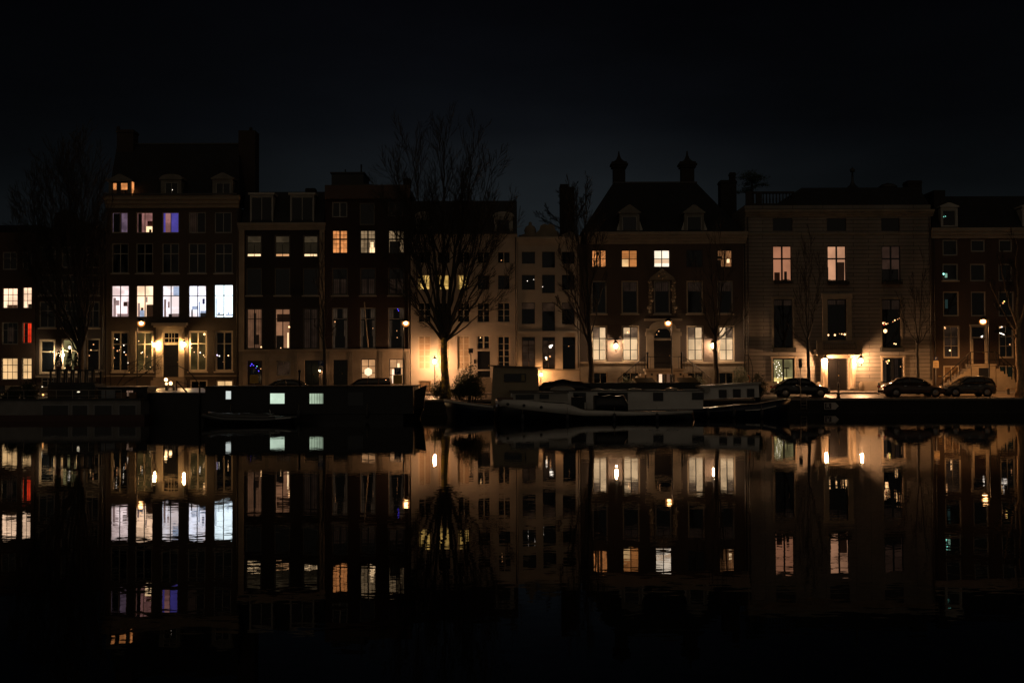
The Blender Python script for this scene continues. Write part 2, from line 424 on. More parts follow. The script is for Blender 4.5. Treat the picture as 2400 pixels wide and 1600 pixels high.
def cornice(root, r, m_, Y=YF, steps=3, out=.35, name='cornice'):
    x0, x1, z0, z1 = rectw(r, Y)
    b = MB(); h = (z1 - z0) / steps
    for i in range(steps):
        o = out * (i + 1) / steps
        b.box(x0 - o * .3, x1 + o * .3, Y - o, Y + .2, z0 + h * i + (.0005 if i else 0), z0 + h * (i + 1))
    return b.build(name, m_, root)
def band(root, r, m_, out=.08, Y=YF, name='string_course'):
    x0, x1, z0, z1 = rectw(r, Y)
    return MB().box(x0, x1, Y - out, Y + .03, z0, z1).build(name, m_, root)
def dormer(root, r, wr, m_, Y, kind='pediment', fm=CREAM, glass=GL_DARK, lit=None, back=3.0, vs=(.5,), hs=(), lights=(), roofv=None, items=()):
    """r = body rect (below pediment) px, wr = window rect px, roofv = pixel of the pediment's top"""
    x0, x1, z0, z1 = rectw(r, Y); w0, w1, q0, q1 = rectw(wr, Y)
    b = MB()
    for (a, c, d, e_) in ((x0, w0, z0, z1), (w1, x1, z0, z1), (w0, w1, q1, z1), (w0, w1, z0, q0)):
        if c - a > .01 and e_ - d > .01: b.box(a, c, Y, Y + .22, d, e_)
    b.box(x0 + .03, x1 - .03, Y + 1.3, Y + back, z0, z1 - .05)
    b.box(x0 + .03, x0 + .12, Y + .22, Y + 1.3, z0, z1 - .05); b.box(x1 - .12, x1 - .03, Y + .22, Y + 1.3, z0, z1 - .05)
    o = b.build('dormer', m_, root)
    zt = PZ((r[0] + r[2]) / 2, roofv, Y) if roofv else z1 + .3
    ov = (x1 - x0) * .07; xm = (x0 + x1) / 2
    t = MB()
    if kind == 'pediment':
        t.box(x0 - ov, x1 + ov, Y - .12, Y + back, z1 + .002, z1 + .12)
        t.prism([(x0 - ov * .7, z1 + .123), (x1 + ov * .7, z1 + .123), (xm + .1, zt), (xm - .1, zt)], Y - .06, Y + back)
    elif kind == 'arch':
        t.box(x0 - ov, x1 + ov, Y - .12, Y + back, z1 + .002, z1 + .10)
        pl = [(x0 - ov * .8, z1 + .103), (x1 + ov * .8, z1 + .103)]
        for i in range(1, 10):
            a = math.pi * i / 10; pl.append((xm + (x1 - x0) * .55 * math.cos(a), z1 + .103 + (zt - z1 - .1) * math.sin(a)))
        t.prism(pl, Y - .06, Y + back)
    else:
        t.box(x0 - ov, x1 + ov, Y - .15, Y + back, z1 + .002, zt)
    t.build('dormer_roof', m_ if kind != 'flat' else fm, root)
    window(root, wr, fm, .07, glass, vs, hs, .05, Y=Y, lit=lit, rec=.06, lights=lights, depth=.6, items=items)
    return o
def door(root, r, m_, Y=YF, double=False, panels=3, rec=.14, knob=True):
    x0, x1, z0, z1 = rectw(r, Y); y = Y + rec
    b = MB().box(x0, x1, y, y + .08, z0, z1)
    n_ = 2 if double else 1; wd = (x1 - x0) / n_
    for i in range(n_):
        for j in range(panels):
            a = x0 + wd * i + .1; c = x0 + wd * (i + 1) - .1; h = (z1 - z0) / panels
            b.box(a, c, y - .02, y - .0005, z0 + h * j + .1, z0 + h * (j + 1) - .08)
            b.box(a + .07, c - .07, y - .035, y - .0205, z0 + h * j + .18, z0 + h * (j + 1) - .16)
    if double: b.box((x0 + x1) / 2 - .03, (x0 + x1) / 2 + .03, y - .04, y - .0205, z0, z1)
    d = b.build('door', m_, root)
    if knob:
        MB().ball(((x0 + x1) / 2 + (.12 if double else wd * .4), y - .07, (z0 + z1) / 2 - .1), .045, 8).build('handle', mat('brass', (.6, .42, .16), .3, metal=1), d)
    return d
def chimney(root, u0, u1, v0, v1, Y, m_, d=1.2, cap=.12, pots=0):
    x0, x1, z0, z1 = rectw((u0, v0, u1, v1), Y)
    b = MB().box(x0, x1, Y, Y + d, z0, z1 - .25).box(x0 - cap, x1 + cap, Y - cap, Y + d + cap, z1 - .249, z1 - .1).box(x0, x1, Y, Y + d, z1 - .099, z1)
    c = b.build('chimney', m_, root)
    for i in range(pots):
        x = x0 + (x1 - x0) * (i + .5) / pots
        MB().lathe((x, Y + d / 2, z1), [(.13, 0), (.11, .25), (.14, .32), (.13, .5)], 8).build('chimney_pot', mat('clay', (.14, .06, .035), .8), c)
    return c
# lit colours --------------------------------------------------------
WARMW = glow('lit_warm_white', (1.0, .64, .42), 1.75, 'plain', .35, .7)
PINKW = glow('lit_rosy_white', (.95, .74, .74), 1.65, 'plain', .35, .8, (.85, .62, .60))
COOLW = glow('lit_cool_white', (.82, .84, 1.0), 2.0, 'plain', .35, .8, (.85, .70, .70))
BLUEW = glow('lit_bluish_white', (.80, .92, 1.0), 2.4, 'plain', .1, 1.)
CREAMC = glow('lit_cream_curtain', (1.0, .60, .27), .95, 'plain', .3, .9)
REDC = glow('lit_red_curtain', (1.0, .045, .012), .9, 'curtain', .3)
AMBER = glow('lit_amber', (1.0, .36, .11), .85, 'plain', .45, 1.6)
AMBERD = glow('lit_dim_amber', (1.0, .42, .16), .28, 'curtain', .4, 1.6)
ORBLIND = glow('lit_orange_blind', (1.0, .36, .10), .60, 'blind', .3, 1.)
PEACH = glow('lit_peach', (1.0, .46, .24), .30, 'plain', .25, .9)
PEACHD = glow('lit_dim_peach', (1.0, .46, .24), .14, 'curtain', .3, 1.2)
DUSKC = glow('lit_faint_curtain', (1.0, .60, .40), .014, 'curtain', .3, 1.2)
DUSKB = glow('lit_faint_brown', (1.0, .55, .32), .022, 'plain', .5, 1.)
MAUVE = glow('lit_mauve', (.42, .27, .40), .28, 'plain', .4, 2.)
ROSE = glow('lit_rose', (.75, .33, .30), .4, 'plain', .4, 2.)
VIOLET = glow('lit_violet', (.17, .13, .75), .42, 'plain', .15, 2.)
OCHRE = glow('lit_ochre', (1.0, .60, .16), .75, 'plain', .45, 2.5)
OLIVE = glow('lit_olive', (.55, .46, .20), .36, 'plain', .5, 1.2)
SHUTGLOW = glow('shutter_glow', (1.0, .66, .37), .88, 'plain', .3, .8)  # glow stands for lantern light falling on white shutters from outside
SHUTGLOWD = glow('shutter_glow_upper', (1.0, .60, .36), .17, 'plain', .5, 1.6)
STRIPEO = glow('lit_orange_sill', (1.0, .50, .22), .85, 'plain', .1, 1.)
TAUPE = glow('lit_taupe_blind', (.6, .42, .22), .020, 'plain', .25, 1.)
STRIPE = glow('lit_bright_sill', (1.0, .66, .36), 1.8, 'plain', .1, 1.)
B_WARM = glow('glint_bulb_warm', (1.0, .55, .24), 3.5, 'bulb'); B_WHITE = glow('glint_bulb_white', (1.0, .86, .72), 3, 'bulb')  # glow for painted lamp reflections and for real small lights
B_BLUE = glow('glint_bulb_blue', (.10, .06, 1.0), 2, 'bulb'); B_MINT = glow('glint_bulb_mint', (.3, 1.0, .8), 4, 'bulb')
B_DIM = glow('glint_bulb_dim', (1.0, .45, .18), 1.2, 'bulb')
CUR_P = glow('lit_rosy_curtain', (.9, .58, .55), .42, 'curtain', .3, 2.); CUR_B = glow('lit_blue_shade', (.62, .72, 1.0), .7, 'plain', .3, 2.)
F_DARK = mat('dark_furniture', (.012, .010, .010), .6); F_MID = mat('wood_furniture', (.09, .05, .03), .6)
SILH = mat('plant_silhouette', (.02, .025, .02), .8)
#HOUSES#
# ================================================================== HOUSE A  (far left, lit cream windows, one red)
def fill(root, wins, **base):
    for r, kw in wins:
        k = dict(base); k.update(kw); window(root, r, **k)
def roof_flat(root, u0, u1, v, Y0=YF, d=11, h=.5, m_=SLATE):
    x0, x1 = PX(u0, v, Y0), PX(u1, v, Y0); z = root['Z1']
    return MB().box(x0, x1, Y0 + .3, Y0 + d, z + .002, z + h).build('roof', m_, root)

BR_A = brick('brown_brick', (0.068, 0.033, 0.021), (0.053, 0.027, 0.018), (0.045, 0.038, 0.030))
wA = [((5, 674, 42, 723), dict(lit=WARMW, vs=((.33, .03), (.66, .03)), hs=((.36, .04), (.68, .04)), items=[(.1, 0, .8, .16, .5, F_MID)])),
      ((52, 672, 75, 723), dict(lit=WARMW, vs=((.5, .03),), hs=((.36, .04), (.68, .04)), items=[(.3, 0, .9, .2, .5, F_DARK)])),
      ((4, 755, 42, 807), dict(vs=((.33, .03), (.66, .03)), shade=[(.3, .1, .75, .8, DUSKC)])),
      ((52, 755, 75, 805), dict(lit=REDC, items=[(0, 0, .36, 1, .1, F_DARK, 'curtain')], vs=((.5, .03),), hs=((.36, .03), (.68, .03)))),
      ((3, 838, 42, 890), dict(lit=CREAMC, vs=((.33, .03), (.66, .03)), hs=((.34, .04), (.68, .05)))),
      ((51, 838, 75, 889), dict(lit=CREAMC, vs=((.5, .03),), hs=((.34, .04), (.68, .05)))),
      ((6, 590, 40, 632), dict()), ((52, 590, 74, 632), dict()),
      ((-46, 674, -10, 723), dict()), ((-46, 755, -10, 807), dict()), ((-46, 838, -10, 890), dict(lit=CREAMC))]
A = house('brown brick house at the left edge with cream lit windows and one red lit window', -60, 83, 545, BR_A, [r for r, k in wA] + [(-20, 903, 12, 934), (24, 905, 50, 934)], zstone=903, stonem=STONE_D)
fill(A, wA, fm=GREYP, fw=.08, bw=.03, sill=None)
window(A, (-20, 903, 12, 934), BROWNP, .1, GL_WARM, sill=None, name='cellar_window')
door(A, (24, 905, 50, 934), BROWNP, double=True)
z = A['Z1']; b = MB(); xa, xb = A['X0'], A['X1']
b.prismx([(YF + .2, z), (YF + 3.5, z + 1.0), (YF + 7.5, z + 1.0), (YF + 11, z)], xa + .1, PX(56, 530, YF))
b.prismx([(YF + .6, z), (YF + 3.5, z + .6), (YF + 7.5, z + .6), (YF + 11, z)], PX(56, 530, YF) + .01, xb)
b.build('roof', SLATE, A)

# ================================================================== HOUSE B (dark narrow brick house with neck gable)
BR_B = brick('dark_brick', (0.048, 0.030, 0.022), (0.036, 0.024, 0.018), (0.033, 0.027, 0.022))
cB = ((92, 130), (144, 182), (201, 233))
wB = [((a, 578, b_, 628), dict(fm=GREYP)) for a, b_ in cB] + [((a, 643, b_, 692), dict(fm=GREYP, sill=GREYP)) for a, b_ in cB] + [((a, 706, b_, 768), dict(fm=GREYP, sill=CREAM)) for a, b_ in cB]
wB += [((92, 795, 130, 876), dict(vs=(), hs=((.66, .08),), fw=.17, glass=GL_BLUE, lights=((118, 824, .05, B_WARM),))),
       ((144, 793, 182, 874), dict(hs=((.66, .06),), fw=.14, lit=OLIVE, vs=((.6, .04),), items=[(.75, 0, .95, .4, .3, F_DARK), (0, 0, .3, .22, .4, F_DARK)], lights=((163, 814, .16, B_WHITE), (152, 862, .05, B_WARM)))),
       ((202, 793, 234, 872), dict(hs=((.66, .06),), fw=.12, vs=(), lights=((219, 807, .07, B_DIM), (213, 820, .05, B_WARM), (209, 833, .06, B_DIM))))]
Bh = house('dark brick house with a neck gable and cream framed ground floor windows', 84, 247, 578, BR_B, [r for r, k in wB] + [(96, 884, 126, 908)])
fill(Bh, wB, fm=CREAM, fw=.1)
window(Bh, (96, 884, 126, 908), GREYP, .08, name='cellar_window')
z = Bh['Z1']; x0, x1 = Bh['X0'], Bh['X1']
g0, g1, gt = PX(128, 500, YF), PX(180, 500, YF), PZ(154, 500, YF)
MB().prism([(x0, z + .002), (x1, z + .002), (g1 + 1.1, z + .5), (g1 + .25, z + .9), (g1, gt - .4), (g1 - .1, gt), ((g0 + g1) / 2, gt + .35), (g0 + .1, gt), (g0, gt - .4), (g0 - .25, z + .9), (g0 - 1.1, z + .5)], YF + .003, YF + .3).build('gable', BR_B, Bh)
xm = (g0 + g1) / 2
MB().prism([(x0 + .1, z + .01), (x1 - .1, z + .01), (xm + .4, z + 2.4), (xm - .4, z + 2.4)], YF + .32, YF + 10.8).build('roof', SLATE, Bh)
band(Bh, (84, 880, 247, 884), STONE_D)

# ================================================================== HOUSE C (broad, five bays, big dark roof)
BR_C = brick('grey_brown_brick', (0.094, 0.065, 0.043), (0.075, 0.054, 0.037), (0.062, 0.053, 0.041))
cC = ((262, 301), (319, 358.5), (380, 419.5), (442, 483), (503, 545))
wC = [((261, 497, 300, 546), dict(lit=MAUVE, hs=(), glass=GL_BLUE, items=[(0, 0, .55, 1, .1, mat('drape', (.01, .012, .016), .9), 'curtain')])),
      ((319, 497, 358.5, 546), dict(lit=ROSE, hs=(), items=[(0, 0, .25, 1, .1, mat('drape', (.01, .012, .016), .9), 'curtain'), (.5, 0, 1, .33, .4, STRIPE, 'bedside_lamp'), (.72, 0, .86, .16, .2, F_DARK), (.55, .33, .9, .62, .55, mat('rose_dim', (.10, .03, .035), .8))])),
      ((380, 497, 419.5, 546), dict(lit=VIOLET, hs=(), items=[(.1, 0, .46, 1, .1, ROSE, 'curtain')])),
      ((442, 497, 482, 546), dict(hs=(), fm=GREYP, shade=[(.0, 0, .45, 1, DUSKC)])), ((503, 497, 543, 546), dict(hs=(), fm=GREYP))]
wC += [((a, 570, b_, 640), dict(hs=((.66, .07),), vs=((.5, .07),), fm=GREYP, sill=GREYP)) for a, b_ in cC]
SK = dict(fw=.05, bw=.07, hs=((.68, .06),), fm=BROWNP)
wC += [((261, 669, 302, 743), dict(SK, lit=PINKW, items=[(0, 0, .16, .62, .2, CUR_P, 'curtain'), (.86, 0, 1, .5, .2, CUR_P, 'curtain'), (.1, .38, .3, .55, .6, CUR_P, 'picture'), (.55, .35, .9, .5, .6, F_MID), (.2, 0, .8, .1, .4, CUR_P)])),
       ((319, 669, 359, 743), dict(SK, lit=WARMW, items=[(.52, 0, 1, .40, .3, F_MID), (0, 0, .12, .45, .2, CUR_P, 'curtain'), (.1, 0, .36, .22, .3, CUR_B), (.17, .2, .3, .3, .3, F_DARK), (.45, .48, .55, .66, .5, CUR_P, 'picture')])),
       ((380, 669, 420, 743), dict(SK, lit=COOLW, items=[(0, 0, .14, .58, .2, CUR_P, 'curtain'), (.3, 0, .5, .09, .2, F_DARK), (.52, 0, 1, .1, .2, CUR_P), (.18, .3, .3, .5, .6, CUR_P, 'picture'), (.55, .70, 1, 1, .5, CUR_B, 'picture')])),
       ((442, 669, 483, 743), dict(SK, lit=COOLW, items=[(.72, .42, .86, .6, .4, mat('blue_item', (.05, .06, .2), .7), 'picture'), (.05, 0, .12, .24, .3, F_DARK), (.6, 0, .95, .12, .3, F_DARK), (.08, .24, .4, .36, .4, CUR_B), (.5, 0, .56, .5, .4, CUR_B), (.6, .12, .95, .2, .4, CUR_B)])),
       ((502, 667, 546, 744), dict(SK, lit=BLUEW, items=[(.06, .06, .42, .10, .3, F_MID), (.55, .05, .95, .09, .3, CUR_B), (.12, .10, .2, .16, .3, CUR_B), (.66, .09, .74, .15, .3, CUR_B), (0, 0, .05, .6, .2, CUR_B, 'curtain')]))]
GT = ((268, 793), (274, 795), (266, 815), (283, 813), (290, 809), (275, 822), (280, 820), (291, 825), (295, 831), (268, 838), (300, 850))
GK = dict(hs=((.70, .08),), vs=((.5, .10),), fw=.15, sill=CREAM)
wC += [((261, 776, 302, 871), dict(GK, lights=[(u, v, .035 + .02 * (i % 3), (B_WARM, B_WHITE, B_DIM)[i % 3]) for i, (u, v) in enumerate(GT)])),
       ((317, 776, 359, 871), dict(GK, lit=glow('lit_khaki', (.60, .38, .12), .11, 'plain', .6, 1.), lights=((325, 799, .05, B_WARM), (331, 827, .06, B_WARM), (334, 825, .05, B_WHITE), (345, 836, .06, B_DIM), (356, 801, .07, B_WHITE), (352, 860, .04, B_WARM)))),
       ((442, 775, 485, 870), dict(GK, lit=glow('lit_khaki', (.60, .38, .12), .11, 'plain', .6, 1.), lights=((479, 783, .12, B_WARM), (469, 826, .07, B_WHITE), (477, 832, .05, B_WARM), (449, 815, .05, B_WARM), (480, 836, .04, B_WARM), (455, 825, .04, B_WARM)))),
       ((504, 775, 546, 870), dict(GK, lights=((509, 832, .06, glow('glint_bulb_lilac', (.7, .6, 1.), 5, 'bulb')), (514, 834, .06, B_WHITE), (535, 833, .07, B_WARM), (523, 848, .03, B_DIM))))]
wC += [((445, 890, 486, 912), dict(hs=(), fw=.12, name='cellar_window')), ((506, 890, 546.5, 912), dict(hs=(), fw=.12, lit=CREAMC, name='cellar_window'))]
dC = (383, 808, 419.5, 882); tC = (383, 777, 419.5, 803)
Ch = house('broad brick house with a tall dark roof and a row of white lit windows', 248, 559.5, 486, BR_C, [r for r, k in wC] + [dC, tC], zstone=None)
fill(Ch, wC, fm=CREAM, fw=.08, bw=.05)
door(Ch, dC, BLACKP, double=False, panels=4)
window(Ch, tC, CREAM, .05, GL_DARK, vs=((.3, .04), (.5, .05), (.7, .04)), hs=((.4, .05),), name='transom_window')
x0, x1, z0, z1 = rectw((367, 757, 432, 883), YF); d0, d1, e0, e1 = rectw(dC, YF); te = rectw(tC, YF)
b = MB()
b.box(x0, d0 - .001, YF - .16, YF - .001, z0, z1 - .8); b.box(d1 + .001, x1, YF - .16, YF - .001, z0, z1 - .8)
b.box(d0 - .35, d0 - .02, YF - .22, YF - .161, z0, te[3] + .1); b.box(d1 + .02, d1 + .35, YF - .22, YF - .161, z0, te[3] + .1)
b.box(x0, x1, YF - .18, YF - .002, z1 - .799, z1 - .35)
b.prism([(d0 - .35, te[3] + .1), (d0 - .35, te[3] - .05)] + [(d0 + (d1 - d0) * i / 8, te[3] - .05 + .12 * math.sin(math.pi * i / 8)) for i in range(9)] + [(d1 + .35, te[3] - .05), (d1 + .35, te[3] + .35), (d0 - .35, te[3] + .35)], YF - .21, YF - .182)
b.box(x0 - .15, x1 + .15, YF - .38, YF - .002, z1 - .35, z1 - .2); b.box(x0 - .28, x1 + .28, YF - .5, YF - .002, z1 - .199, z1)
b.box(d0, d1, YF - .1, YF + .12, e1 + .003, te[2] - .003)
b.build('door_surround', CREAM, Ch)
MB().box(x0 - .2, x1 + .2, YF - .9, YF - .001, 1.30, z0 - .25).box(x0 - .1, x1 + .1, YF - .55, YF - .002, z0 - .249, z0 - .02).build('doorstep', STONE_D, Ch)
band(Ch, (249, 879, 366, 882), STONE_D); band(Ch, (433, 879, 559, 882), STONE_D)
cornice(Ch, (250, 460, 559, 487), mat('tan_cornice', (.26, .20, .13), .6, noise=.15), steps=3, out=.45)
# roof: ridge front at y pixel 337, steep with side gables
def steep_roof(root, u0, u1, veave, ur0, ur1, vridge, dback=5.5, Y=YF, m_=SLATE, ym=2.2, name='roof'):
    a0, a1 = PX(u0, veave, Y), PX(u1, veave, Y); ze = PZ((u0 + u1) / 2, veave, Y)
    yr = Y + ym + 1.8
    r0, r1 = PX(ur0, vridge, yr), PX(ur1, vridge, yr); zr = PZ((ur0 + ur1) / 2, vridge, yr)
    yb = 2 * yr - Y
    vs = [(a0, Y + .15, ze), (a1, Y + .15, ze), (r1, yr, zr), (r0, yr, zr), (a0, yb, ze), (a1, yb, ze)]
    fs = [(0, 1, 2, 3), (4, 3, 2, 5), (0, 3, 4), (1, 5, 2), (0, 4, 5, 1)]
    return MB().add(vs, fs).build(name, m_, root), ze, zr, yr
steep_roof(Ch, 252, 560, 459, 275, 560, 337.5)
MB().box(PX(275, 337, YF + 4) , PX(560, 337, YF + 4), YF + 3.9, YF + 4.1, PZ(400, 337.5, YF + 4) - .05, PZ(400, 336, YF + 4)).build('ridge', mat('lead', (.03, .03, .032), .5), Ch)
chimney(Ch, 274, 312, 304, 400, YF + 3.4, BR_B, 1.4, .06)
chimney(Ch, 559, 598, 306, 470, YF + 3.4, BR_B, 1.6, .0)
MB().lathe((PX(277, 300, YF + 4), YF + 4, PZ(277, 305, YF + 4)), [(.16, 0), (.12, .3)], 8).build('chimney_pot', BR_B, Ch)
MB().lathe((PX(588, 300, YF + 4), YF + 4, PZ(588, 306, YF + 4)), [(.14, 0), (.12, .25)], 8).build('chimney_pot', BR_B, Ch)
YD = YF - .14
dormer(Ch, (255, 425, 306, 459), (262, 427, 300, 457), mat('weathered_dormer_paint', (.15, .135, .11), .6, noise=.2), YD, 'pediment', lit=AMBER, roofv=408, vs=((.40, .35),), fm=BROWNP, items=[(.75, 0, .85, .4, .2, F_DARK)])
dormer(Ch, (377, 421, 425, 459), (386, 427, 417, 457), mat('weathered_dormer_paint', (.15, .135, .11), .6, noise=.2), YD, 'arch', fm=GREYP, roofv=408, lights=((404, 445, .035, B_WHITE),))
dormer(Ch, (498, 420, 545, 459), (505, 428, 540, 457), mat('weathered_dormer_paint', (.15, .135, .11), .6, noise=.2), YD, 'pediment', roofv=405, fm=GREYP)

# ================================================================== HOUSE D (black brick, pale cornice and pilasters)
BR_D = brick('black_brick', (0.024, 0.017, 0.012), (0.019, 0.014, 0.011), (0.017, 0.014, 0.012))
cD = ((577, 613.5), (643.5, 680), (710, 746))
DW = dict(fm=mat('olive_paint', (.17, .155, .12), .5), fw=.07)
wD = [((a, 551, b_, 603), dict(DW, lit=TAUPE, vs=((.5, .04, 0, .6),), hs=((.66, .05),), bm=BLACKP, depth=.25, items=[(0, 0, 1, .13, .3, STRIPEO if i == 1 else STRIPE, 'lit_gap'), (0, .7, 1, 1, .2, glow('lit_roller_blind', (.8, .55, .30), .05, 'plain', .4, 2.), 'blind')])) for i, (a, b_) in enumerate(cD)]
wD += [((a, 628, b_, 692), dict(DW, vs=(), hs=(), glass=GL_BLUE, sill=GREYP)) for a, b_ in cD]
BK = dict(DW, hs=((.75, .05),), vs=((.5, .07),), bm=BLACKP)
wD += [((577, 722, 615, 818), dict(BK, lit=PEACHD, items=[(.40, .1, .56, .9, .15, F_DARK, 'curtain'), (.55, .1, .75, .35, .3, F_MID)], lights=((612, 813, .07, B_WARM),))),
       ((643.5, 722, 681, 818), dict(BK, lit=PEACH, items=[(0, 0, .5, .33, .3, F_DARK), (.0, .68, 1, .88, .6, F_MID), (.78, 0, .86, .4, .2, STRIPE, 'lit_gap')], lights=((677.5, 766, .09, B_WARM), (658, 815, .04, B_WARM)))),
       ((710, 722, 746, 818), dict(BK, shade=[(0.02, 0, .45, 1, DUSKC), (.55, 0, .98, 1, DUSKC)], glass=GL_WARM))]
wD += [((580, 845, 615, 902), dict(fm=BROWNP, vs=(), hs=((.72, .06),), glass=GL_BLUE, name='shop_window', lights=[(590, 853, .07, B_BLUE), (587, 857, .05, B_BLUE), (594, 856, .05, B_BLUE), (600, 862, .04, B_BLUE), (606, 869, .06, B_BLUE), (611, 864, .05, B_DIM), (602, 858, .03, B_MINT)])),
       ((648, 845, 681, 880), dict(fm=GREYP, vs=((.5, .05),), shade=[(0, 0, 1, 1, DUSKB)]))]
Dh = house('narrow black brick house framed by pale pilasters under a pale cornice', 560, 761, 524, BR_D, [r for r, k in wD] + [(714, 844, 748, 904)], zstone=822)
fill(Dh, wD)
door(Dh, (714, 844, 748, 904), DGREEN, double=True, panels=3)
for (a, b_) in ((560.5, 572.5), (749.5, 760.5)): band(Dh, (a, 539, b_, 818.5), STONE, .12, name='pilaster')
cornice(Dh, (560, 523, 761, 538.7), mat('pale_cornice', (.27, .22, .16), .6, noise=.15), steps=3, out=.3)
band(Dh, (560.5, 818.8, 760.5, 823), STONE, .2)
for i, u in enumerate((560.8, 622, 690, 752)):
    band(Dh, (u, 823.3, u + 8, 905), STONE_D, .11, name='stone_pier')
ze = PZ(660, 523, YF); zt = PZ(660, 450, YF + 2.0)
MB().prismx([(YF + .3, ze), (YF + 2.0, zt), (YF + 9, zt), (YF + 11, ze)], Dh['X0'] + .1, Dh['X1'] - .1).build('roof', SLATE, Dh)
for a, b_ in ((586, 640), (680, 736)):
    dormer(Dh, (a, 457, b_, 522.5), (a + 2, 461, b_ - 2, 521), GREYP, YF + .4, 'flat', fm=GREYP, roofv=452, hs=(), back=3)
chimney(Dh, 716, 738, 441, 460, YF + 5, BR_D, 1, .03)

# ================================================================== HOUSE E (dark brick, plain parapet, leaded lit windows)
BR_E = brick('dark_red_brick', (0.042, 0.020, 0.014), (0.031, 0.017, 0.013), (0.025, 0.018, 0.014))
cE = ((778, 815), (843.5, 880.5), (909.5, 948))
EW = dict(fm=mat('olive_paint', (.17, .155, .12), .5), fw=.08, bw=.09)
LE = ((.22, .025), (.5, .12), (.78, .025)); LH = ((.2, .025), (.4, .025), (.62, .12), (.82, .025))
wE = [((778, 473, 814, 509), dict(EW, hs=(), fm=GREYP)), ((909, 473, 944, 507), dict(EW, hs=())), ((842.5, 475, 878, 527), dict(EW, hs=(), vs=(), glass=BLACKP, name='hoist_hatch'))]
wE += [((cE[0][0], 539, cE[0][1], 594), dict(EW, lit=AMBER, vs=LE, hs=LH, fm=BLACKP)),
       ((cE[1][0], 539, cE[1][1], 594), dict(EW, lit=glow('lit_tan', (.8, .52, .28), .32, 'plain', .4, 2.), vs=LE, hs=LH, fm=BLACKP, items=[(.6, 0, .95, .25, .3, STRIPE, 'bedside_lamp'), (.66, .25, .86, .5, .3, STRIPE, 'bedside_lamp')])),
       ((cE[2][0], 539, cE[2][1], 594), dict(EW, lit=glow('lit_tan', (.8, .52, .28), .32, 'plain', .4, 2.), vs=LE, hs=LH, fm=BLACKP, items=[(0, 0, .72, .55, .2, F_DARK, 'curtain')]))]
wE += [((a, 628, b_, 692), dict(EW, vs=((.5, .06),), hs=((.66, .05),), glass=GL_WARM, sill=GREYP, bm=BLACKP, shade=[(0.05, 0.03, .45, .6, DUSKC), (.55, 0.03, .95, .6, DUSKC)])) for a, b_ in cE]
DR = glow('lit_drape', (.85, .55, .34), .035, 'curtain', .3, 2.)
wE += [((a, 721, b_, 817), dict(fm=GREYP, fw=.08, vs=(), hs=((.74, .04),), shade=[(0, 0, .13, .70, DR), (.14, .3, .2, .70, DR), (0, .76, .3, 1, DR), (.87, 0, 1, .70, DR), (.8, .3, .86, .70, DR), (.7, .76, 1, 1, DR)], lights=lt))
       for (a, b_), lt in zip(cE, (((785, 754, .07, B_DIM),), ((874, 769, .04, B_DIM),), ((932, 724, .05, B_BLUE), (934, 728, .05, B_BLUE), (930, 775, .04, B_DIM), (931, 791, .05, B_DIM))))]
wE += [((846, 841, 880.5, 900), dict(fm=BROWNP, fw=.06, lit=glow('lit_office', (1, .50, .22), .62, 'plain', .25, 1.), hs=((.45, .05), (.72, .05)), items=[], lights=((863, 871, .42, glow('globe_lamp', (1., .72, .45), 1.5, 'bulb')),))),
       ((912, 841, 948, 900), dict(fm=BROWNP, fw=.06, lit=glow('lit_office', (1, .50, .22), .62, 'plain', .25, 1.), hs=((.35, .05), (.66, .05)), items=[(.5, .5, .66, .85, .3, STRIPE, 'bedside_lamp'), (.1, 0, .3, .6, .5, WARMW, 'curtain')]))]
Eh = house('tall dark red brick house with a plain brown parapet and small paned lit windows', 762.5, 961, 466, BR_E, [r for r, k in wE] + [(781, 843, 815, 902)], zstone=822)
fill(Eh, wE)
door(Eh, (781, 843, 815, 902), DGREEN, double=True, panels=6)
band(Eh, (762.5, 435, 961, 466), mat('brown_fascia', (.075, .045, .03), .7, noise=.1), .3, name='cornice')
band(Eh, (762.5, 818, 961, 823), STONE, .18)
for u in (763.5, 818, 888, 951): band(Eh, (u, 823.3, u + 9, 905), STONE_D, .1, name='stone_pier')
x0, x1, z0, z1 = rectw((777, 407, 852, 434), YF + 3)
MB().box(x0, x1, YF + 3, YF + 7, z0, z1).box(x0 - .1, x1 + .1, YF + 2.9, YF + 7.1, z1 + .002, z1 + .12).build('roof_cabin', mat('zinc', (.02, .02, .022), .6), Eh)
MB().tube([(x0 + 1, YF + 4, z1), (x0 + 1, YF + 4, z1 + .5)], .05).tube([(x1 - .3, YF + 4, z1), (x1 - .3, YF + 4, z1 + .9)], .07).build('vent_pipe', IRON, Eh)
xa = PX(762.5, 430, YF) ; z = PZ(860, 435, YF)
MB().prism([(PX(853, 430, YF + 3), z - .3), (PX(961, 430, YF + 3), z - .3), (PX(961, 430, YF + 3), z + .18), (PX(900, 430, YF + 3), z + .25), (PX(853, 430, YF + 3), z + .5)], YF + 2, YF + 9).build('roof', SLATE, Eh)
chimney(Eh, 945, 962, 418, 438, YF + 4, BR_D, 1, .03)
p0 = P(863, 814, YF - .25); p1 = P(854, 708, YF - 1.2)
MB().tube([p0, p1], [.045, .035], 8).build('flagpole', mat('pale_pole', (.45, .36, .26), .5), Eh)

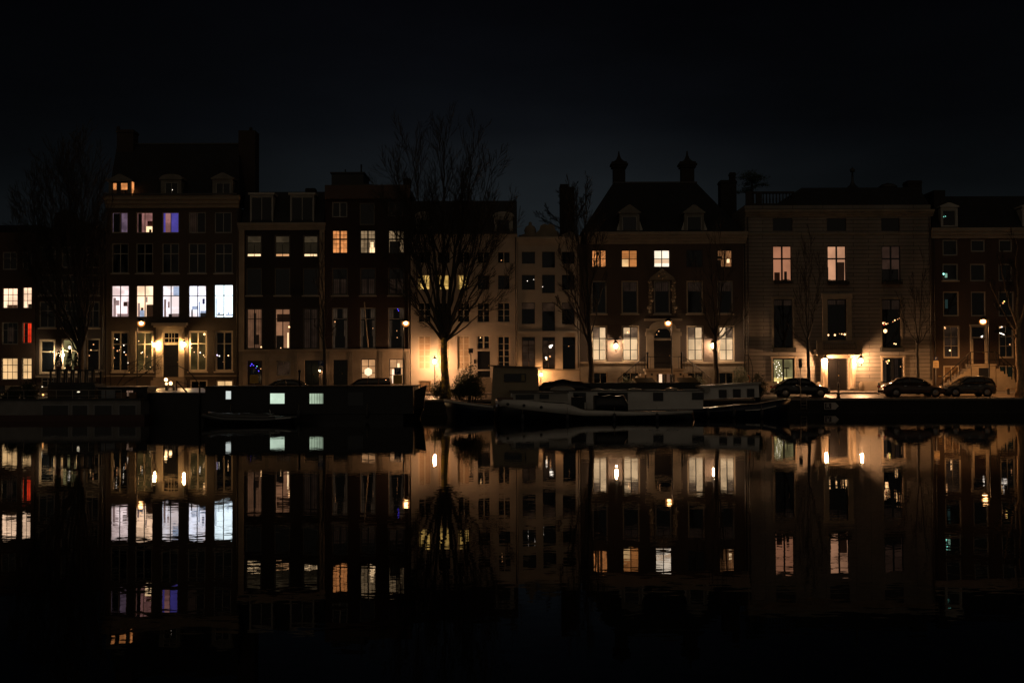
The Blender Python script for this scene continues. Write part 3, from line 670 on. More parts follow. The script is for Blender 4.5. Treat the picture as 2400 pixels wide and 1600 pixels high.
# ================================================================== HOUSE F (cream stucco, lantern lit)
STUC = mat('cream_stucco', (.47, .40, .32), .85, noise=.13, nscale=.7, bump=.004)
STUC2 = mat('cream_stucco_pale', (.42, .36, .285), .85, noise=.13, nscale=.6, bump=.004)
cF = ((980, 1010), (1025, 1055), (1072, 1101), (1118.5, 1148), (1166, 1195.5))
wF = [((a, 590, b_, 617), dict(fw=.05, vs=((.5, .08),), hs=(), lights=((1175, 610, .05, B_DIM),) if i == 4 else ())) for i, (a, b_) in enumerate(cF)]
wF += [((a, 644, b_, 679), dict(fw=.05, lit=OCHRE, vs=((.5, .05),), hs=((.25, .03),), items=[(0, 0, .12, 1, .2, F_MID, 'curtain'), (.88, 0, 1, 1, .2, F_MID, 'curtain')]) if i < 3 else dict(fw=.05, vs=(), hs=())) for i, (a, b_) in enumerate(cF)]
wF += [((a, 709, b_, 755), dict(fw=.06, vs=((.5, .09),), hs=((.32, .03), (.65, .05)))) for a, b_ in cF]
SHF = mat('window_shutter', (.38, .27, .17), .7, noise=.1)
for i, (a, b_) in enumerate(cF):
    if i == 3: continue
    wF.append(((a, 787, b_, 865), dict(fw=.09, vs=((.5, .10),), hs=((.19, .04), (.38, .05), (.575, .05), (.78, .04)), shade=[(0, 0, .44, .98, SHF), (.56, 0, 1, .98, SHF)] if i < 3 else ())))
wF += [((1118.5, 786, 1148, 818), dict(fw=.07, vs=((.5, .12),), hs=((.5, .04),), name='transom_window', lights=((1126, 791, .05, B_WARM), (1146, 788, .04, B_DIM)))),
       ((981, 892, 1011, 926), dict(vs=((.5, .05),), hs=(), fm=mat('tan_paint', (.25, .17, .09), .6), glass=GL_WARM, shade=[(.05, 0, .95, 1, mat('tan_blind', (.16, .10, .05), .8))], name='cellar_window')),
       ((1027, 892, 1055, 926), dict(vs=((.5, .05),), hs=(), name='cellar_window'))]
Fh = house('cream stucco house with a dark roof, lit by the lantern beside the big tree', 962.5, 1213, 549.5, STUC, [r for r, k in wF] + [(1119, 823, 1148.5, 884)])
fill(Fh, wF, fm=CREAM)
door(Fh, (1119, 823, 1148.5, 884), BLACKP, panels=3)
x0, x1, z0, z1 = rectw((1116, 884, 1152, 890), YF)
MB().box(x0 - .1, x1 + .1, YF - .5, YF - .001, 1.3, z0 - .2).box(x0, x1, YF - .35, YF - .002, z0 - .199, z1 - .02).build('doorstep', STONE_D, Fh)
band(Fh, (962.5, 866, 1213, 868.5), STUC, .05); band(Fh, (962.5, 549.5, 1213, 553), STUC, .15, name='cornice')
ze = PZ(1090, 549, YF); zt = PZ(1090, 471, YF + 1.2)
MB().prismx([(YF + .2, ze), (YF + 1.2, zt), (YF + 9, zt), (YF + 11, ze)], Fh['X0'], Fh['X1'] + .0).build('roof', SLATE, Fh)
dormer(Fh, (1158, 508, 1202, 549), (1164, 513, 1195, 549), GREYP, YF + .3, 'arch', roofv=496, fm=GREYP, hs=(), vs=(), back=2.5)
dormer(Fh, (1060, 508, 1100, 549), (1066, 513, 1094, 549), SLATE, YF + .5, 'arch', roofv=497, fm=BLACKP, hs=(), vs=(), back=2.5)
dormer(Fh, (975, 508, 1012, 549), (981, 513, 1006, 549), GREYP, YF + .3, 'arch', roofv=496, fm=GREYP, hs=(), vs=(), back=2.5)
MB().box(PX(1140, 790, YF) - .07 + 0, PX(1140, 790, YF) + .07, YF - .1, YF - .002, PZ(1113, 850, YF), PZ(1113, 843, YF))
MB().box(PX(1111, 845, YF), PX(1115, 845, YF), YF - .06, YF - .002, PZ(1113, 852, YF), PZ(1113, 842, YF)).build('letter_box', IRON, Fh)

# ================================================================== HOUSE G (cream narrow, sculpted parapet)
cG = ((1223, 1254), (1270.5, 1301), (1317, 1347))
wG = [((a, 590, b_, 627 if i == 1 else 618), dict(vs=(), hs=(), fw=.04)) for i, (a, b_) in enumerate(cG)]
wG += [((a, 644, b_, 687 if i == 1 else 679), dict(vs=(), hs=(), fw=.04, lights=(((1236, 658.5, .04, B_WHITE), (1251, 655, .03, B_WHITE)), ((1271.5, 672, .045, B_WHITE),), ())[i])) for i, (a, b_) in enumerate(cG)]
wG += [((a, 709, b_, 776 if i == 1 else 759), dict(vs=(), hs=((.70, .04),), fw=.04, shade=[(0, .71, 1, 1, DUSKB)])) for i, (a, b_) in enumerate(cG)]
wG += [((1223, 789.5, 1254.5, 865), dict(fm=BROWNP, fw=.06, vs=((.5, .04),), hs=((.26, .04), (.5, .03), (.75, .05)), glass=GL_WARM, shade=[(0, .1, 1, .9, DUSKB)])),
       ((1271, 789.5, 1301.5, 865), dict(fm=BROWNP, fw=.06, vs=((.5, .04),), hs=((.26, .04), (.5, .03), (.75, .05)), glass=GL_WARM, shade=[(0, .1, 1, .9, DUSKB)], lights=((1290, 812, .16, B_WHITE), (1294, 809, .08, B_WHITE), (1280, 838, .11, B_WHITE), (1289, 835, .09, B_DIM), (1281, 842, .08, B_WARM)))),
       ((1318.5, 789.5, 1349, 865), dict(fm=BLACKP, fw=.06, vs=(), hs=((.76, .05),), lights=((1333, 811, .04, B_DIM),)))]
Gh = house('narrow pale house with small dark square windows and carved ornaments on its parapet', 1213.5, 1358.5, 556, STUC2, [r for r, k in wG], name='canal_house')
fill(Gh, wG, fm=BLACKP)
band(Gh, (1213.5, 776, 1358.5, 781), STUC2, .12); band(Gh, (1213.5, 865.5, 1358.5, 868.5), STONE_D, .1)
cornice(Gh, (1213.5, 556, 1358.5, 572), STUC2, steps=3, out=.3)
z = PZ(1285, 556, YF)
xe = PX(1243, 540, YF)
MB().lathe((xe, YF + .5, z), [(.75, 0), (.7, .25), (.42, .35), (.5, .6), (.36, .9), (.12, 1.05), (.14, 1.2), (.03, 1.3)], 10).build('urn', STONE_D, Gh)
xs_ = PX(1283, 540, YF)
MB().prism([(xs_ - .9, z), (xs_ + .9, z), (xs_ + .95, z + .35), (xs_ + .62, z + .62), (xs_ + .55, z + .95), (xs_ + .2, z + 1.1), (xs_, z + 1.0), (xs_ - .2, z + 1.1), (xs_ - .55, z + .95), (xs_ - .62, z + .62), (xs_ - .95, z + .35)], YF + .1, YF + .45).build('carved_crest', STONE_D, Gh)
MB().prism([(PX(1317, 545, YF), z), (PX(1357, 545, YF), z), (PX(1357, 545, YF), z + .2), (PX(1335, 545, YF), z + .5), (PX(1317, 545, YF), z + .2)], YF + .1, YF + .4).build('carved_crest', STONE_D, Gh)
MB().box(Gh['X0'] + .1, Gh['X1'] - .1, YF + .6, YF + 10.5, Gh['Z1'] + .003, Gh['Z1'] + .25).build('roof', SLATE, Gh)
c = chimney(Gh, 1313, 1333, 431.5, 556, YF + 2.5, BR_D, 1.6, .02); chimney(Gh, 1333.5, 1347, 438, 556, YF + 2.5, BR_D, 1.6, .02)

# ================================================================== HOUSE H (grand brick, hipped roof, two capped chimneys, stoop)
BR_H = brick('purple_brown_brick', (0.098, 0.067, 0.048), (0.081, 0.057, 0.043), (0.057, 0.048, 0.038))
cH = ((1386, 1422), (1456.5, 1496), (1532.5, 1571), (1609, 1648), (1681, 1718))
HB = dict(bm=BLACKP, vs=((.5, .07),), hs=((.5, .05),), fw=.05, fm=BROWNP)
wH = [((1386, 585, 1422, 627), dict(HB, lit=AMBER, items=[(.3, 0, .42, 1, .1, F_DARK, 'curtain'), (.55, 0, .66, 1, .1, F_DARK, 'curtain')])),
      ((1455.5, 585, 1495, 627), dict(HB, lit=ORBLIND, items=[(0.02, 0.02, .46, .48, .3, CREAMC, 'lampshade')])),
      ((1531.5, 585, 1571, 627), dict(HB, lit=glow('lit_bright_warm', (1, .80, .62), 1.5, 'plain', .15, 1.), items=[(0, .25, 1, .5, .4, glow('lit_soft', (1, .66, .42), .9, 'bulb'), 'blind')])),
      ((1608, 585, 1648, 627), dict(HB, glass=GL_DARK)),
      ((1680, 585, 1717, 627), dict(HB, lit=AMBERD, items=[(.72, .28, .9, .5, .3, STRIPE, 'bedside_lamp'), (.0, .0, .3, .45, .2, F_DARK, 'curtain'), (0, .55, .4, .68, .5, F_DARK)]))]
wH += [((a, 658, b_, 735), dict(vs=((.5, .05, .72, 1),) if i in (1, 2) else (), hs=(), fw=.10, fm=GREYP if i in (0, 2, 4) else CREAM, sill=CREAM, bm=BLACKP, shade=[(0, .7, 1, 1, DUSKC)] if i != 0 else ())) for i, (a, b_) in enumerate(cH)]
GW = dict(lit=SHUTGLOW, bm=BLACKP, vs=((.5, .07),), hs=((.31, .035), (.655, .07)), fw=.12, depth=.22, sill=CREAM)
wH += [((1386, 763, 1424, 847), dict(GW, items=[(0, .68, .5, 1, .3, SHUTGLOWD, 'curtain')])), ((1457, 763, 1498.5, 847), dict(GW, items=[(.5, .68, 1, 1, .3, SHUTGLOWD, 'curtain'), (0, .68, .49, .8, .3, SHUTGLOWD, 'curtain')], lights=((1473.5, 777, .11, B_DIM), (1471, 779, .06, B_WARM)))), ((1609, 763, 1650, 847), dict(GW, items=[(0, .68, .5, 1, .3, SHUTGLOWD, 'curtain')])), ((1682.5, 763, 1722, 847), dict(GW, items=[(.5, .68, 1, 1, .3, SHUTGLOWD, 'curtain')]))]  # dimmer top pieces imitate the less lit upper shutters, not curtains
wH += [((a, 872, b_, 908), dict(vs=((.5, .04),), hs=(), fw=.08, name='cellar_window')) for a, b_ in ((1390, 1424), (1458, 1498), (1610, 1648), (1684, 1720))]
dH = (1532, 798, 1574, 862.5); fH = (1532, 767, 1574, 793); uH = (1539, 872, 1582, 908)
Hh = house('grand brick house with a hipped roof, two spired chimneys and a double stairway', 1359.5, 1747, 571, BR_H, [r for r, k in wH] + [dH, fH, uH], zstone=851, stonem=STONE_D)
fill(Hh, wH, fm=CREAM)
door(Hh, dH, mat('dark_brown_door', (.018, .012, .008), .35), panels=3)
window(Hh, fH, CREAM, .05, GL_DARK, vs=(), hs=(), name='fanlight', lights=((1539, 784, .05, B_DIM), (1544, 776, .06, B_DIM)))
window(Hh, uH, CREAM, .12, GL_DARK, vs=((.5, .16),), hs=(), name='cellar_window', lit=DUSKB, items=[(.08, 0, .28, 1, .1, WARMW, 'curtain'), (.6, 0, .8, 1, .1, PEACHD, 'curtain')])
x0, x1, z0, z1 = rectw(fH, YF); xm = (x0 + x1) / 2; q0 = PX(1514.5, 800, YF); q1 = PX(1594, 800, YF); zb_ = PZ(1553, 863, YF); zc = PZ(1553, 748, YF)
b = MB()
b.box(q0, x0 - .005, YF - .14, YF - .001, zb_, z0); b.box(x1 + .005, q1, YF - .14, YF - .001, zb_, z0)
arch = [(x0 - .005, z0 + .001)] + [(xm - (x1 - x0) / 2 * math.cos(math.pi * i / 14), z0 + (z1 - z0 - .02) * math.sin(math.pi * i / 14)) for i in range(1, 14)] + [(x1 + .005, z0 + .001)]
for i in range(14):
    a0, a1 = arch[i], arch[i + 1]
    b.prism([a0, a1, (a1[0] if i < 13 else x1 + .005, zc - .75), (a0[0], zc - .75)], YF - .14, YF - .001)
b.box(q0, x0 - .006, YF - .14, YF - .001, z0 + .001, zc - .75); b.box(x1 + .006, q1, YF - .14, YF - .001, z0 + .001, zc - .75)
b.box(x0, x1, YF - .10, YF + .13, PZ(1553, 797.5, YF), PZ(1553, 793.5, YF))
b.box(q0 - .1, q0 + .55, YF - .24, YF - .1405, z0 + .2, z0 + .5); b.box(q1 - .55, q1 + .1, YF - .24, YF - .1405, z0 + .2, z0 + .5)
b.box(q0 - .15, q1 + .15, YF - .3, YF - .001, zc - .12, zc + .05)
pl = [(q0 + .3, zc - .749), (q1 - .3, zc - .749)] + [(xm + (q1 - q0) / 2 * .8 * math.cos(math.pi * i / 12), zc - .749 + .62 * math.sin(math.pi * i / 12)) for i in range(13)]
b.prism(pl[2:], YF - .26, YF - .15)
b.build('door_surround', STONE, Hh)
# carved surrounds of the middle bay
u0, u1, zz0, zz1 = rectw(cH[2][:1] + (658,) + cH[2][1:] + (735,), YF)
b = MB()
for s in (-1, 1):
    xx = u0 - .28 if s < 0 else u1 + .28
    for i in range(9): b.ball((xx + .09 * s * math.sin(i * 1.7), YF - .06, zz0 + .2 + i * .29), .15 + .05 * math.sin(i * 2.3), 8)
    b.box(xx - .14, xx + .14, YF - .05, YF - .001, zz0, zz1)
xm2 = (u0 + u1) / 2
b.prism([(u0 - .4, zz1 + .05), (u1 + .4, zz1 + .05), (u1 + .25, zz1 + .3), (xm2 + .45, zz1 + .62), (xm2, zz1 + .98), (xm2 - .45, zz1 + .62), (u0 - .25, zz1 + .3)], YF - .12, YF - .001)
for i in range(7): b.ball((xm2 + .3 * math.sin(i * 2.1) * (1 - i / 9), YF - .12, zz1 + .2 + i * .1), .13, 8)
b.box(u0 - .35, u1 + .35, YF - .18, YF - .001, zz0 - .16, zz0 - .105)
b.build('carved_surround', STONE_D, Hh)
cornice(Hh, (1373, 545, 1747, 571), mat('pale_cornice', (.27, .22, .16), .6, noise=.15), steps=4, out=.5)
b = MB()
for i in range(9):
    x = PX(1395 + 41 * i, 555, YF); b.box(x - .09, x + .09, YF - .34, YF - .26, PZ(1550, 564, YF), PZ(1550, 553, YF))
b.build('cornice_bracket', mat('pale_cornice', (.27, .22, .16), .6, noise=.15), Hh)
band(Hh, (1360, 847.5, 1513, 851.5), STONE, .12); band(Hh, (1595, 847.5, 1747, 851.5), STONE, .12)
# hipped roof
DORM = mat('weathered_dormer_paint', (.15, .135, .11), .6, noise=.2)
a0, a1 = PX(1361, 545, YF), PX(1746, 545, YF); ze = PZ(1553, 545, YF) + .003
yr = YF + 4.5; r0, r1 = PX(1437, 429, yr), PX(1632, 429, yr); zr = PZ(1535, 429, yr); yr2 = YF + 8
MB().add([(a0, YF + .1, ze), (a1, YF + .1, ze), (a1, YF + 11, ze), (a0, YF + 11, ze), (r0, yr, zr), (r1, yr, zr), (r1, yr2, zr), (r0, yr2, zr)],
         [(0, 1, 5, 4), (1, 2, 6, 5), (2, 3, 7, 6), (3, 0, 4, 7), (4, 5, 6, 7), (0, 3, 2, 1)]).build('roof', SLATE, Hh)
MB().box(r0 - .05, r1 + .05, yr - .08, yr + .1, zr - .02, zr + .1).build('ridge', mat('lead', (.03, .03, .032), .5), Hh)
for (u0_, u1_, uc, vt, vs_) in ((1438, 1466, 1450.6, 352, 389), (1598, 1628, 1612, 351, 391)):
    x0, x1 = PX(u0_, 400, yr), PX(u1_, 400, yr); zt = PZ(uc, 385, yr); zp = PZ(uc, vt, yr); xc = (x0 + x1) / 2
    MB().box(x0, x1, yr + .15, yr + 1.1, zr - .8, zt - .25).box(x0 - .12, x1 + .12, yr + .03, yr + 1.22, zt - .249, zt - .05).box(x0 - .22, x1 + .22, yr - .05, yr + 1.3, zt - .049, zt + .10).box(x0 - .12, x1 + .12, yr + .05, yr + 1.2, zt + .101, zt + .25).loft(
        [[(xc - s, yr + .62 - s, zt + h), (xc + s, yr + .62 - s, zt + h), (xc + s, yr + .62 + s, zt + h), (xc - s, yr + .62 + s, zt + h)] for s, h in ((.50, .251), (.34, .36), (.18, .56), (.08, .85), (.04, zp - zt))], smooth=False).build('chimney', BR_D, Hh)
dormer(Hh, (1452, 500, 1499, 544), (1458, 506, 1493.5, 541), DORM, YF + .25, 'pediment', roofv=480, fm=GREYP, hs=(), vs=(), glass=GL_BLUE)
dormer(Hh, (1604, 500, 1650, 544), (1610, 506, 1645, 541), DORM, YF + .25, 'pediment', roofv=480, fm=GREYP, hs=(), vs=())
for (ua, ub) in ((1446, 1452), (1499.5, 1506), (1597, 1603.5), (1650.5, 1657)):
    x0, x1 = PX(ua, 530, YF + .3), PX(ub, 530, YF + .3); zz = PZ(ua, 544, YF + .3)
    left = ua in (1446, 1597)
    MB().prism([(x0, zz), (x1, zz), (x1, zz + (.9 if left else .25)), ((x0 + x1) / 2, zz + .55), (x0, zz + (.25 if left else .9))], YF + .3, YF + .5).build('dormer_scroll', GREYP, Hh)
# double stoop
za = PZ(1553, 864, YF - 1.3); x0, x1 = PX(1514, 864, YF - 1.3), PX(1600, 864, YF - 1.3)
b = MB(); yf, yb = YF - 1.45, YF - .16
fx0, fx1 = PX(1539, 880, YF - 1.4), PX(1582, 880, YF - 1.4)
b.box(x0, fx0, yf, yb, 1.36, za - .16); b.box(fx1, x1, yf, yb, 1.36, za - .16); b.box(fx0, fx1, yf, yf + .2, za - .42, za - .16)
b.box(x0 - .1, x1 + .1, yf - .12, yb, za - .159, za)
ns = 7
for i in range(ns):
    h = (za - .16 - 1.4) * (ns - i) / (ns + 1) + 1.4
    b.box(x0 - .101 - .30 * (i + 1), x0 - .101 - .30 * i - .0005, yf, yb, 1.36, h); b.box(x1 + .101 + .30 * i + .0005, x1 + .101 + .30 * (i + 1), yf, yb, 1.36, h)
b.build('stoop', STONE, Hh)
b = MB()
def rail(b, pts, h=.95, k=8, r=.025):
    top = [Vector(p) + Vector((0, 0, h)) for p in pts]; b.tube(top, r * 1.4, 6)
    for i in range(len(pts) - 1):
        p, q = Vector(pts[i]), Vector(pts[i + 1]); n_ = max(1, int((q - p).length / .28))
        for j in range(n_ + 1):
            c = p + (q - p) * j / n_; b.bar(c, c + Vector((0, 0, h)), r * (.6 if j % 3 else 1.3), 5)
rail(b, [(x0 - .1 - 2.1, yf + .03, 1.5), (x0 - .1, yf + .03, za), (x0 + .35, yf - .03, za), ])
rail(b, [(x1 + .1 + 2.1, yf + .03, 1.5), (x1 + .1, yf + .03, za), (x1 - .35, yf - .03, za)])
for x in (x0 + .1, x1 - .1): b.tube([(x, yf - .03, za), (x, yf - .03, za + 1.15)], .07, 8).ball((x, yf - .03, za + 1.22), .11, 8)
b.tube([(x0 + .35, yf - .03, za + .95), (x1 - .35, yf - .03, za + .95)], .03, 6)
b.build('railing', IRON, Hh)
for u in (1528, 1595): MB().lathe((PX(u, 877, yf), yf - .012, PZ(u, 877, yf)), [(.09, 0), (.09, .02)], 12, axis='y').build('round_vent', BLACKP, Hh)

# ================================================================== HOUSE I (rusticated stone bank-like mansion)
BR_I = brick('rusticated_stone', (0.235, 0.205, 0.172), (0.200, 0.176, 0.150), (0.052, 0.042, 0.034), 2.4, .30, .018, .28, .85, .02)
IW = dict(bm=BLACKP, fw=.04, fm=BROWNP)
cI = ((1810.5, 1857), (1938.5, 1984), (2066, 2111))
CROSS = dict(vs=((.5, .14),), hs=((.64, .12),))
wI = [((1811, 511.5, 1857, 541), dict(IW, vs=(), hs=())), ((1937.5, 511.5, 1983.5, 541), dict(IW, vs=(), hs=())), ((2065, 511.5, 2109, 541), dict(IW, vs=(), hs=()))]
wI += [((1810.5, 576, 1856, 659), dict(IW, **CROSS, lit=glow('lit_salmon', (1, .41, .22), .40, 'plain', .2, .6), items=[(.15, 0, .45, .26, .5, F_MID), (.68, 0, .82, .28, .3, SILH, 'potted_plant'), (.0, 0, 1, .02, .1, IRON, 'picture')])),
       ((1938.5, 576, 1984, 659), dict(IW, **CROSS, lit=glow('lit_salmon_bright', (1, .48, .27), .62, 'plain', .3, .6), items=[(.55, 0, 1, .55, .35, mat('greybrown', (.10, .07, .055), .8), 'cupboard'), (0.02, 0, .09, .4, .2, F_DARK)])),
       ((2066, 576, 2111, 659), dict(IW, **CROSS, lit=glow('lit_dull', (1, .5, .34), .03, 'plain', .3, 1.), items=[(0, 0, 1, .35, .3, F_DARK)]))]
wI += [((1813, 701, 1859, 815), dict(IW, vs=((.5, .10, .88, 1),), hs=(), shade=[(0, .88, .46, 1, DUSKC), (.54, .88, 1, 1, DUSKC)])),
       ((1938.5, 701, 1984, 799), dict(IW, vs=((.5, .10, .88, 1),), hs=(), shade=[(0, .88, .46, 1, DUSKC), (.54, .88, 1, 1, DUSKC)], lights=((1941.5, 785, .09, B_WARM), (1957, 785, .10, B_WARM), (1968, 782, .04, B_DIM), (1973, 782.5, .06, B_WARM), (1980, 783.5, .11, B_WARM)))),
       ((2066.5, 701, 2112, 815), dict(IW, vs=((.5, .10, .75, 1),), hs=(), shade=[(0, .80, .46, 1, DUSKC), (.54, .80, 1, 1, DUSKC)],
            lights=[(2075, 775.5, .20, B_WARM), (2070, 757, .09, B_WARM), (2074, 756, .07, B_DIM), (2077, 759, .07, B_WARM), (2081, 758, .06, B_DIM), (2072, 761, .05, glow('glint_bulb_red', (1, .1, .05), 2, 'bulb')), (2093, 754, .05, B_DIM), (2097.5, 750.5, .07, B_WARM), (2104, 748, .05, B_DIM), (2108, 746, .05, B_DIM), (2096, 805, .06, B_WARM), (2100, 806, .07, B_WARM)]))]
wI += [((1811, 839, 1862, 897), dict(IW, vs=((.5, .14),), hs=(), fw=.07, lit=OLIVE, items=[(0, 0, 1, .2, .4, glow('lit_shelf', (1, .72, .25), 1.1, 'plain', .4, 3.), 'lit_shelf'), (.2, .2, .23, .35, .3, SILH, 'potted_plant'), (.7, .2, .73, .6, .3, F_MID, 'lampstand'), (.6, .58, .84, .63, .3, F_MID, 'lampshade')],
            lights=[(1820 + 6 * math.sin(i * 2.4) + i * .6, 847 + i * 2.5, .028 + .015 * (i % 2), B_WHITE) for i in range(17)] + [(1823.5, 896, .11, B_WARM), (1811.5, 849, .05, B_WARM)])),
       ((2068, 838, 2117, 897), dict(IW, vs=((.5, .22),), hs=(), fw=.05, shade=[(.02, 0, .2, 1, DR), (.6, 0, .8, 1, DUSKC)], lights=((2078, 847, .10, B_DIM), (2083, 845, .09, glow('glint_bulb_gold', (1, .7, .15), 4, 'bulb')), (2080, 851, .06, B_WARM), (2070, 842, .05, B_DIM), (2111, 859, .05, B_DIM))))]
dI = (1938.5, 840, 1986.5, 914)
Ih = house('wide rusticated stone mansion with a lit doorway under a balustraded balcony', 1748, 2185, 480, BR_I, [r for r, k in wI] + [dI])
fill(Ih, wI, fm=BROWNP)
door(Ih, dI, mat('grey_door', (.009, .008, .008), .3), double=True, panels=4)
cornice(Ih, (1748, 493, 2185, 507), STONE_D, steps=3, out=.35)
band(Ih, (1748, 547, 2185, 550), STONE_D, .08); band(Ih, (1748, 893, 1809, 917), STONE_D, .1, name='plinth'); band(Ih, (2015, 893, 2064, 917), STONE_D, .1, name='plinth'); band(Ih, (2121, 893, 2185, 917), STONE_D, .1, name='plinth')
band(Ih, (1868, 893, 1922, 917), STONE_D, .1, name='plinth')
# window surrounds
def surround(root, r, m_, w_=.16, out=.07, sides=True, top=True, Y=YF):
    x0, x1, z0, z1 = rectw(r, Y); b = MB()
    if sides: b.box(x0 - w_, x0 - .004, Y - out, Y - .001, z0, z1); b.box(x1 + .004, x1 + w_, Y - out, Y - .001, z0, z1)
    if top: b.box(x0 - w_ - .05, x1 + w_ + .05, Y - out - .04, Y - .001, z1 + .004, z1 + w_ + .02)
    return b.build('window_surround', m_, root)
for r in ((1811, 839, 1862, 893), (2068, 838, 2117, 893)): surround(Ih, r, STONE, .12, .1)
for r in ((1813, 701, 1859, 815), (2066.5, 701, 2112, 815)): surround(Ih, r, STONE_D, .14, .05)
surround(Ih, (1938.5, 701, 1984, 799), STONE, .4, .12)
for r in ((1808, 815.5, 1863, 825), (2062, 815.5, 2116, 824), (1936, 660, 1988, 668), (2066, 660, 2112, 667), (1812, 660, 1855, 665)):
    x0, x1, z0, z1 = rectw(r, YF)
    MB().box(x0, x1, YF - .45, YF - .001, z0, z1).build('window_box', mat('dark_stone', (.03, .028, .022), .9, noise=.3), Ih)
    b = MB(); k = random.Random(int(r[0]))
    for i in range(90):
        c = Vector((k.uniform(x0 - .02, x1 + .02), YF - k.uniform(.05, .4), z1 + k.uniform(0, .16))); s_ = .06
        a_ = Vector((k.uniform(-1, 1), k.uniform(-1, 1), k.uniform(-1, 1))).normalized() * s_; d_ = a_.orthogonal().normalized() * s_ * .6
        b.quad(c - a_, c + d_, c + a_, c - d_)
    b.build('window_box_plants', mat('dark_leaves', (.03, .045, .018), .7), Ih)
# portal
b = MB()
for (u0_, u1_) in ((1922, 1937.5), (1987.5, 2002)):
    x0, x1 = PX(u0_, 870, YF), PX(u1_, 870, YF); b.box(x0, x1, YF - .35, YF - .001, PZ(1960, 913, YF), PZ(1960, 829, YF))
x0, x1 = PX(1937.5, 835, YF), PX(1987.5, 835, YF); b.box(x0 + .001, x1 - .001, YF - .28, YF - .001, PZ(1960, 839, YF), PZ(1960, 829, YF))
b.build('door_surround', STONE, Ih)
for u in (1927, 1996): MB().lathe((PX(u, 870, YF - .5), YF - .52, PZ(u, 912, YF)), [(.2, 0), (.2, .12), (.15, .16), (.14, 2.2), (.2, 2.32), (.2, 2.42)], 14).build('column', STONE, Ih)

for u in (1918, 2018):
    x = PX(u, 905, YF - .4); MB().lathe((x, YF - .5, 1.40), [(.26, 0), (.24, .45), (.18, .62), (.08, .72), (.01, .75)], 12).build('guard_stone', STONE, Ih)
x0, x1 = PX(1914, 825, YF - 1), PX(2020, 825, YF - 1); zt = PZ(1966, 822, YF - 1)
MB().box(x0, x1, YF - 1.15, YF - .001, zt - .3, zt - .05).box(x0 - .08, x1 + .08, YF - 1.23, YF - .001, zt - .049, zt + .08).build('balcony', STONE_D, Ih)
b = MB(); zz = PZ(1966, 801, YF - 1)
nb = 17
for i in range(nb):
    x = x0 + .55 + (x1 - x0 - 1.1) * i / (nb - 1)
    b.lathe((x, YF - 1.08, zt + .081), [(.05, 0), (.045, .08), (.075, .2), (.04, .42), (.05, zz - zt - .2)], 8)
b.box(x0, x0 + .42, YF - 1.2, YF - .95, zt + .081, zz); b.box(x1 - .42, x1, YF - 1.2, YF - .95, zt + .081, zz)
b.box(x0 - .03, x1 + .03, YF - 1.22, YF - .93, zz + .001, zz + .12)
b.build('balustrade', STONE_D, Ih)
for x in (x0 + .7, x1 - .7): MB().prismx([(YF - .95, zt - .301), (YF - .3, zt - .301), (YF - .3, zt - .9), (YF - .42, zt - .95), (YF - .6, zt - .5)], x - .13, x + .13).build('bracket', STONE_D, Ih)
# roof balustrade, mansard, chimneys, spire
DKST = mat('weathered_dark_stone', (.035, .03, .024), .9)
x0, x1, z0, z1 = rectw((1748, 449, 1862, 480), YF + .6)
b = MB().box(x0, x1, YF + .6, YF + .85, z1 - .16, z1).box(x0, x1, YF + .6, YF + .85, z0 - .05, z0 + .12)
for u in (1748, 1772): x = PX(u, 460, YF + .7); b.box(x, x + .45, YF + .58, YF + .87, z0 + .1205, z1 - .1605)
for i in range(15): x = x0 + .1 + (x1 - x0 - .2) * i / 14; b.lathe((x, YF + .72, z0 + .1205), [(.05, 0), (.07, .3), (.04, .6), (.05, z1 - z0 - .29)], 6)
b.build('roof_balustrade', DKST, Ih)
xa, xb = PX(1815, 475, YF + .3), PX(2178, 475, YF + .3); xc, xd = PX(1876, 439, YF + 2), PX(2150, 448, YF + 2); zz0 = Ih['Z1'] + .003; zz1 = PZ(2000, 440, YF + 1.6)
MB().add([(xa, YF + .3, zz0), (xb, YF + .3, zz0), (xb, YF + 10.5, zz0), (xa, YF + 10.5, zz0), (xc, YF + 1.6, zz1), (xd, YF + 1.6, zz1), (xd, YF + 8, zz1), (xc, YF + 8, zz1)],
         [(0, 1, 5, 4), (1, 2, 6, 5), (2, 3, 7, 6), (3, 0, 4, 7), (4, 5, 6, 7), (0, 3, 2, 1)]).build('roof', SLATE, Ih)
chimney(Ih, 2128, 2161, 423, 480, YF + 5, BR_D, 1.4, .03)
chimney(Ih, 1689, 1727, 422, 545, YF + 6.0, BR_D, 1.4, .05); chimney(Ih, 1711, 1724, 404, 424, YF + 6.3, BR_D, .6, .04)
cx, cz = PX(2002, 438, YF + 4), zz1
MB().lathe((cx, YF + 4.5, cz), [(.85, 0), (.8, .25), (.45, .45), (.2, .7), (.10, 1.0), (.07, 1.7), (.2, 1.75), (.22, 1.95), (.05, 2.05), (.03, 2.15)], 10).build('spire', mat('lead', (.03, .03, .032), .5), Ih)
MB().lathe((PX(2081, 438, YF + 5), YF + 5, cz), [(.8, -.2), (.75, .5), (.8, .55), (.5, .75), (.15, .85)], 12).build('roof_turret', mat('lead', (.03, .03, .032), .5), Ih)

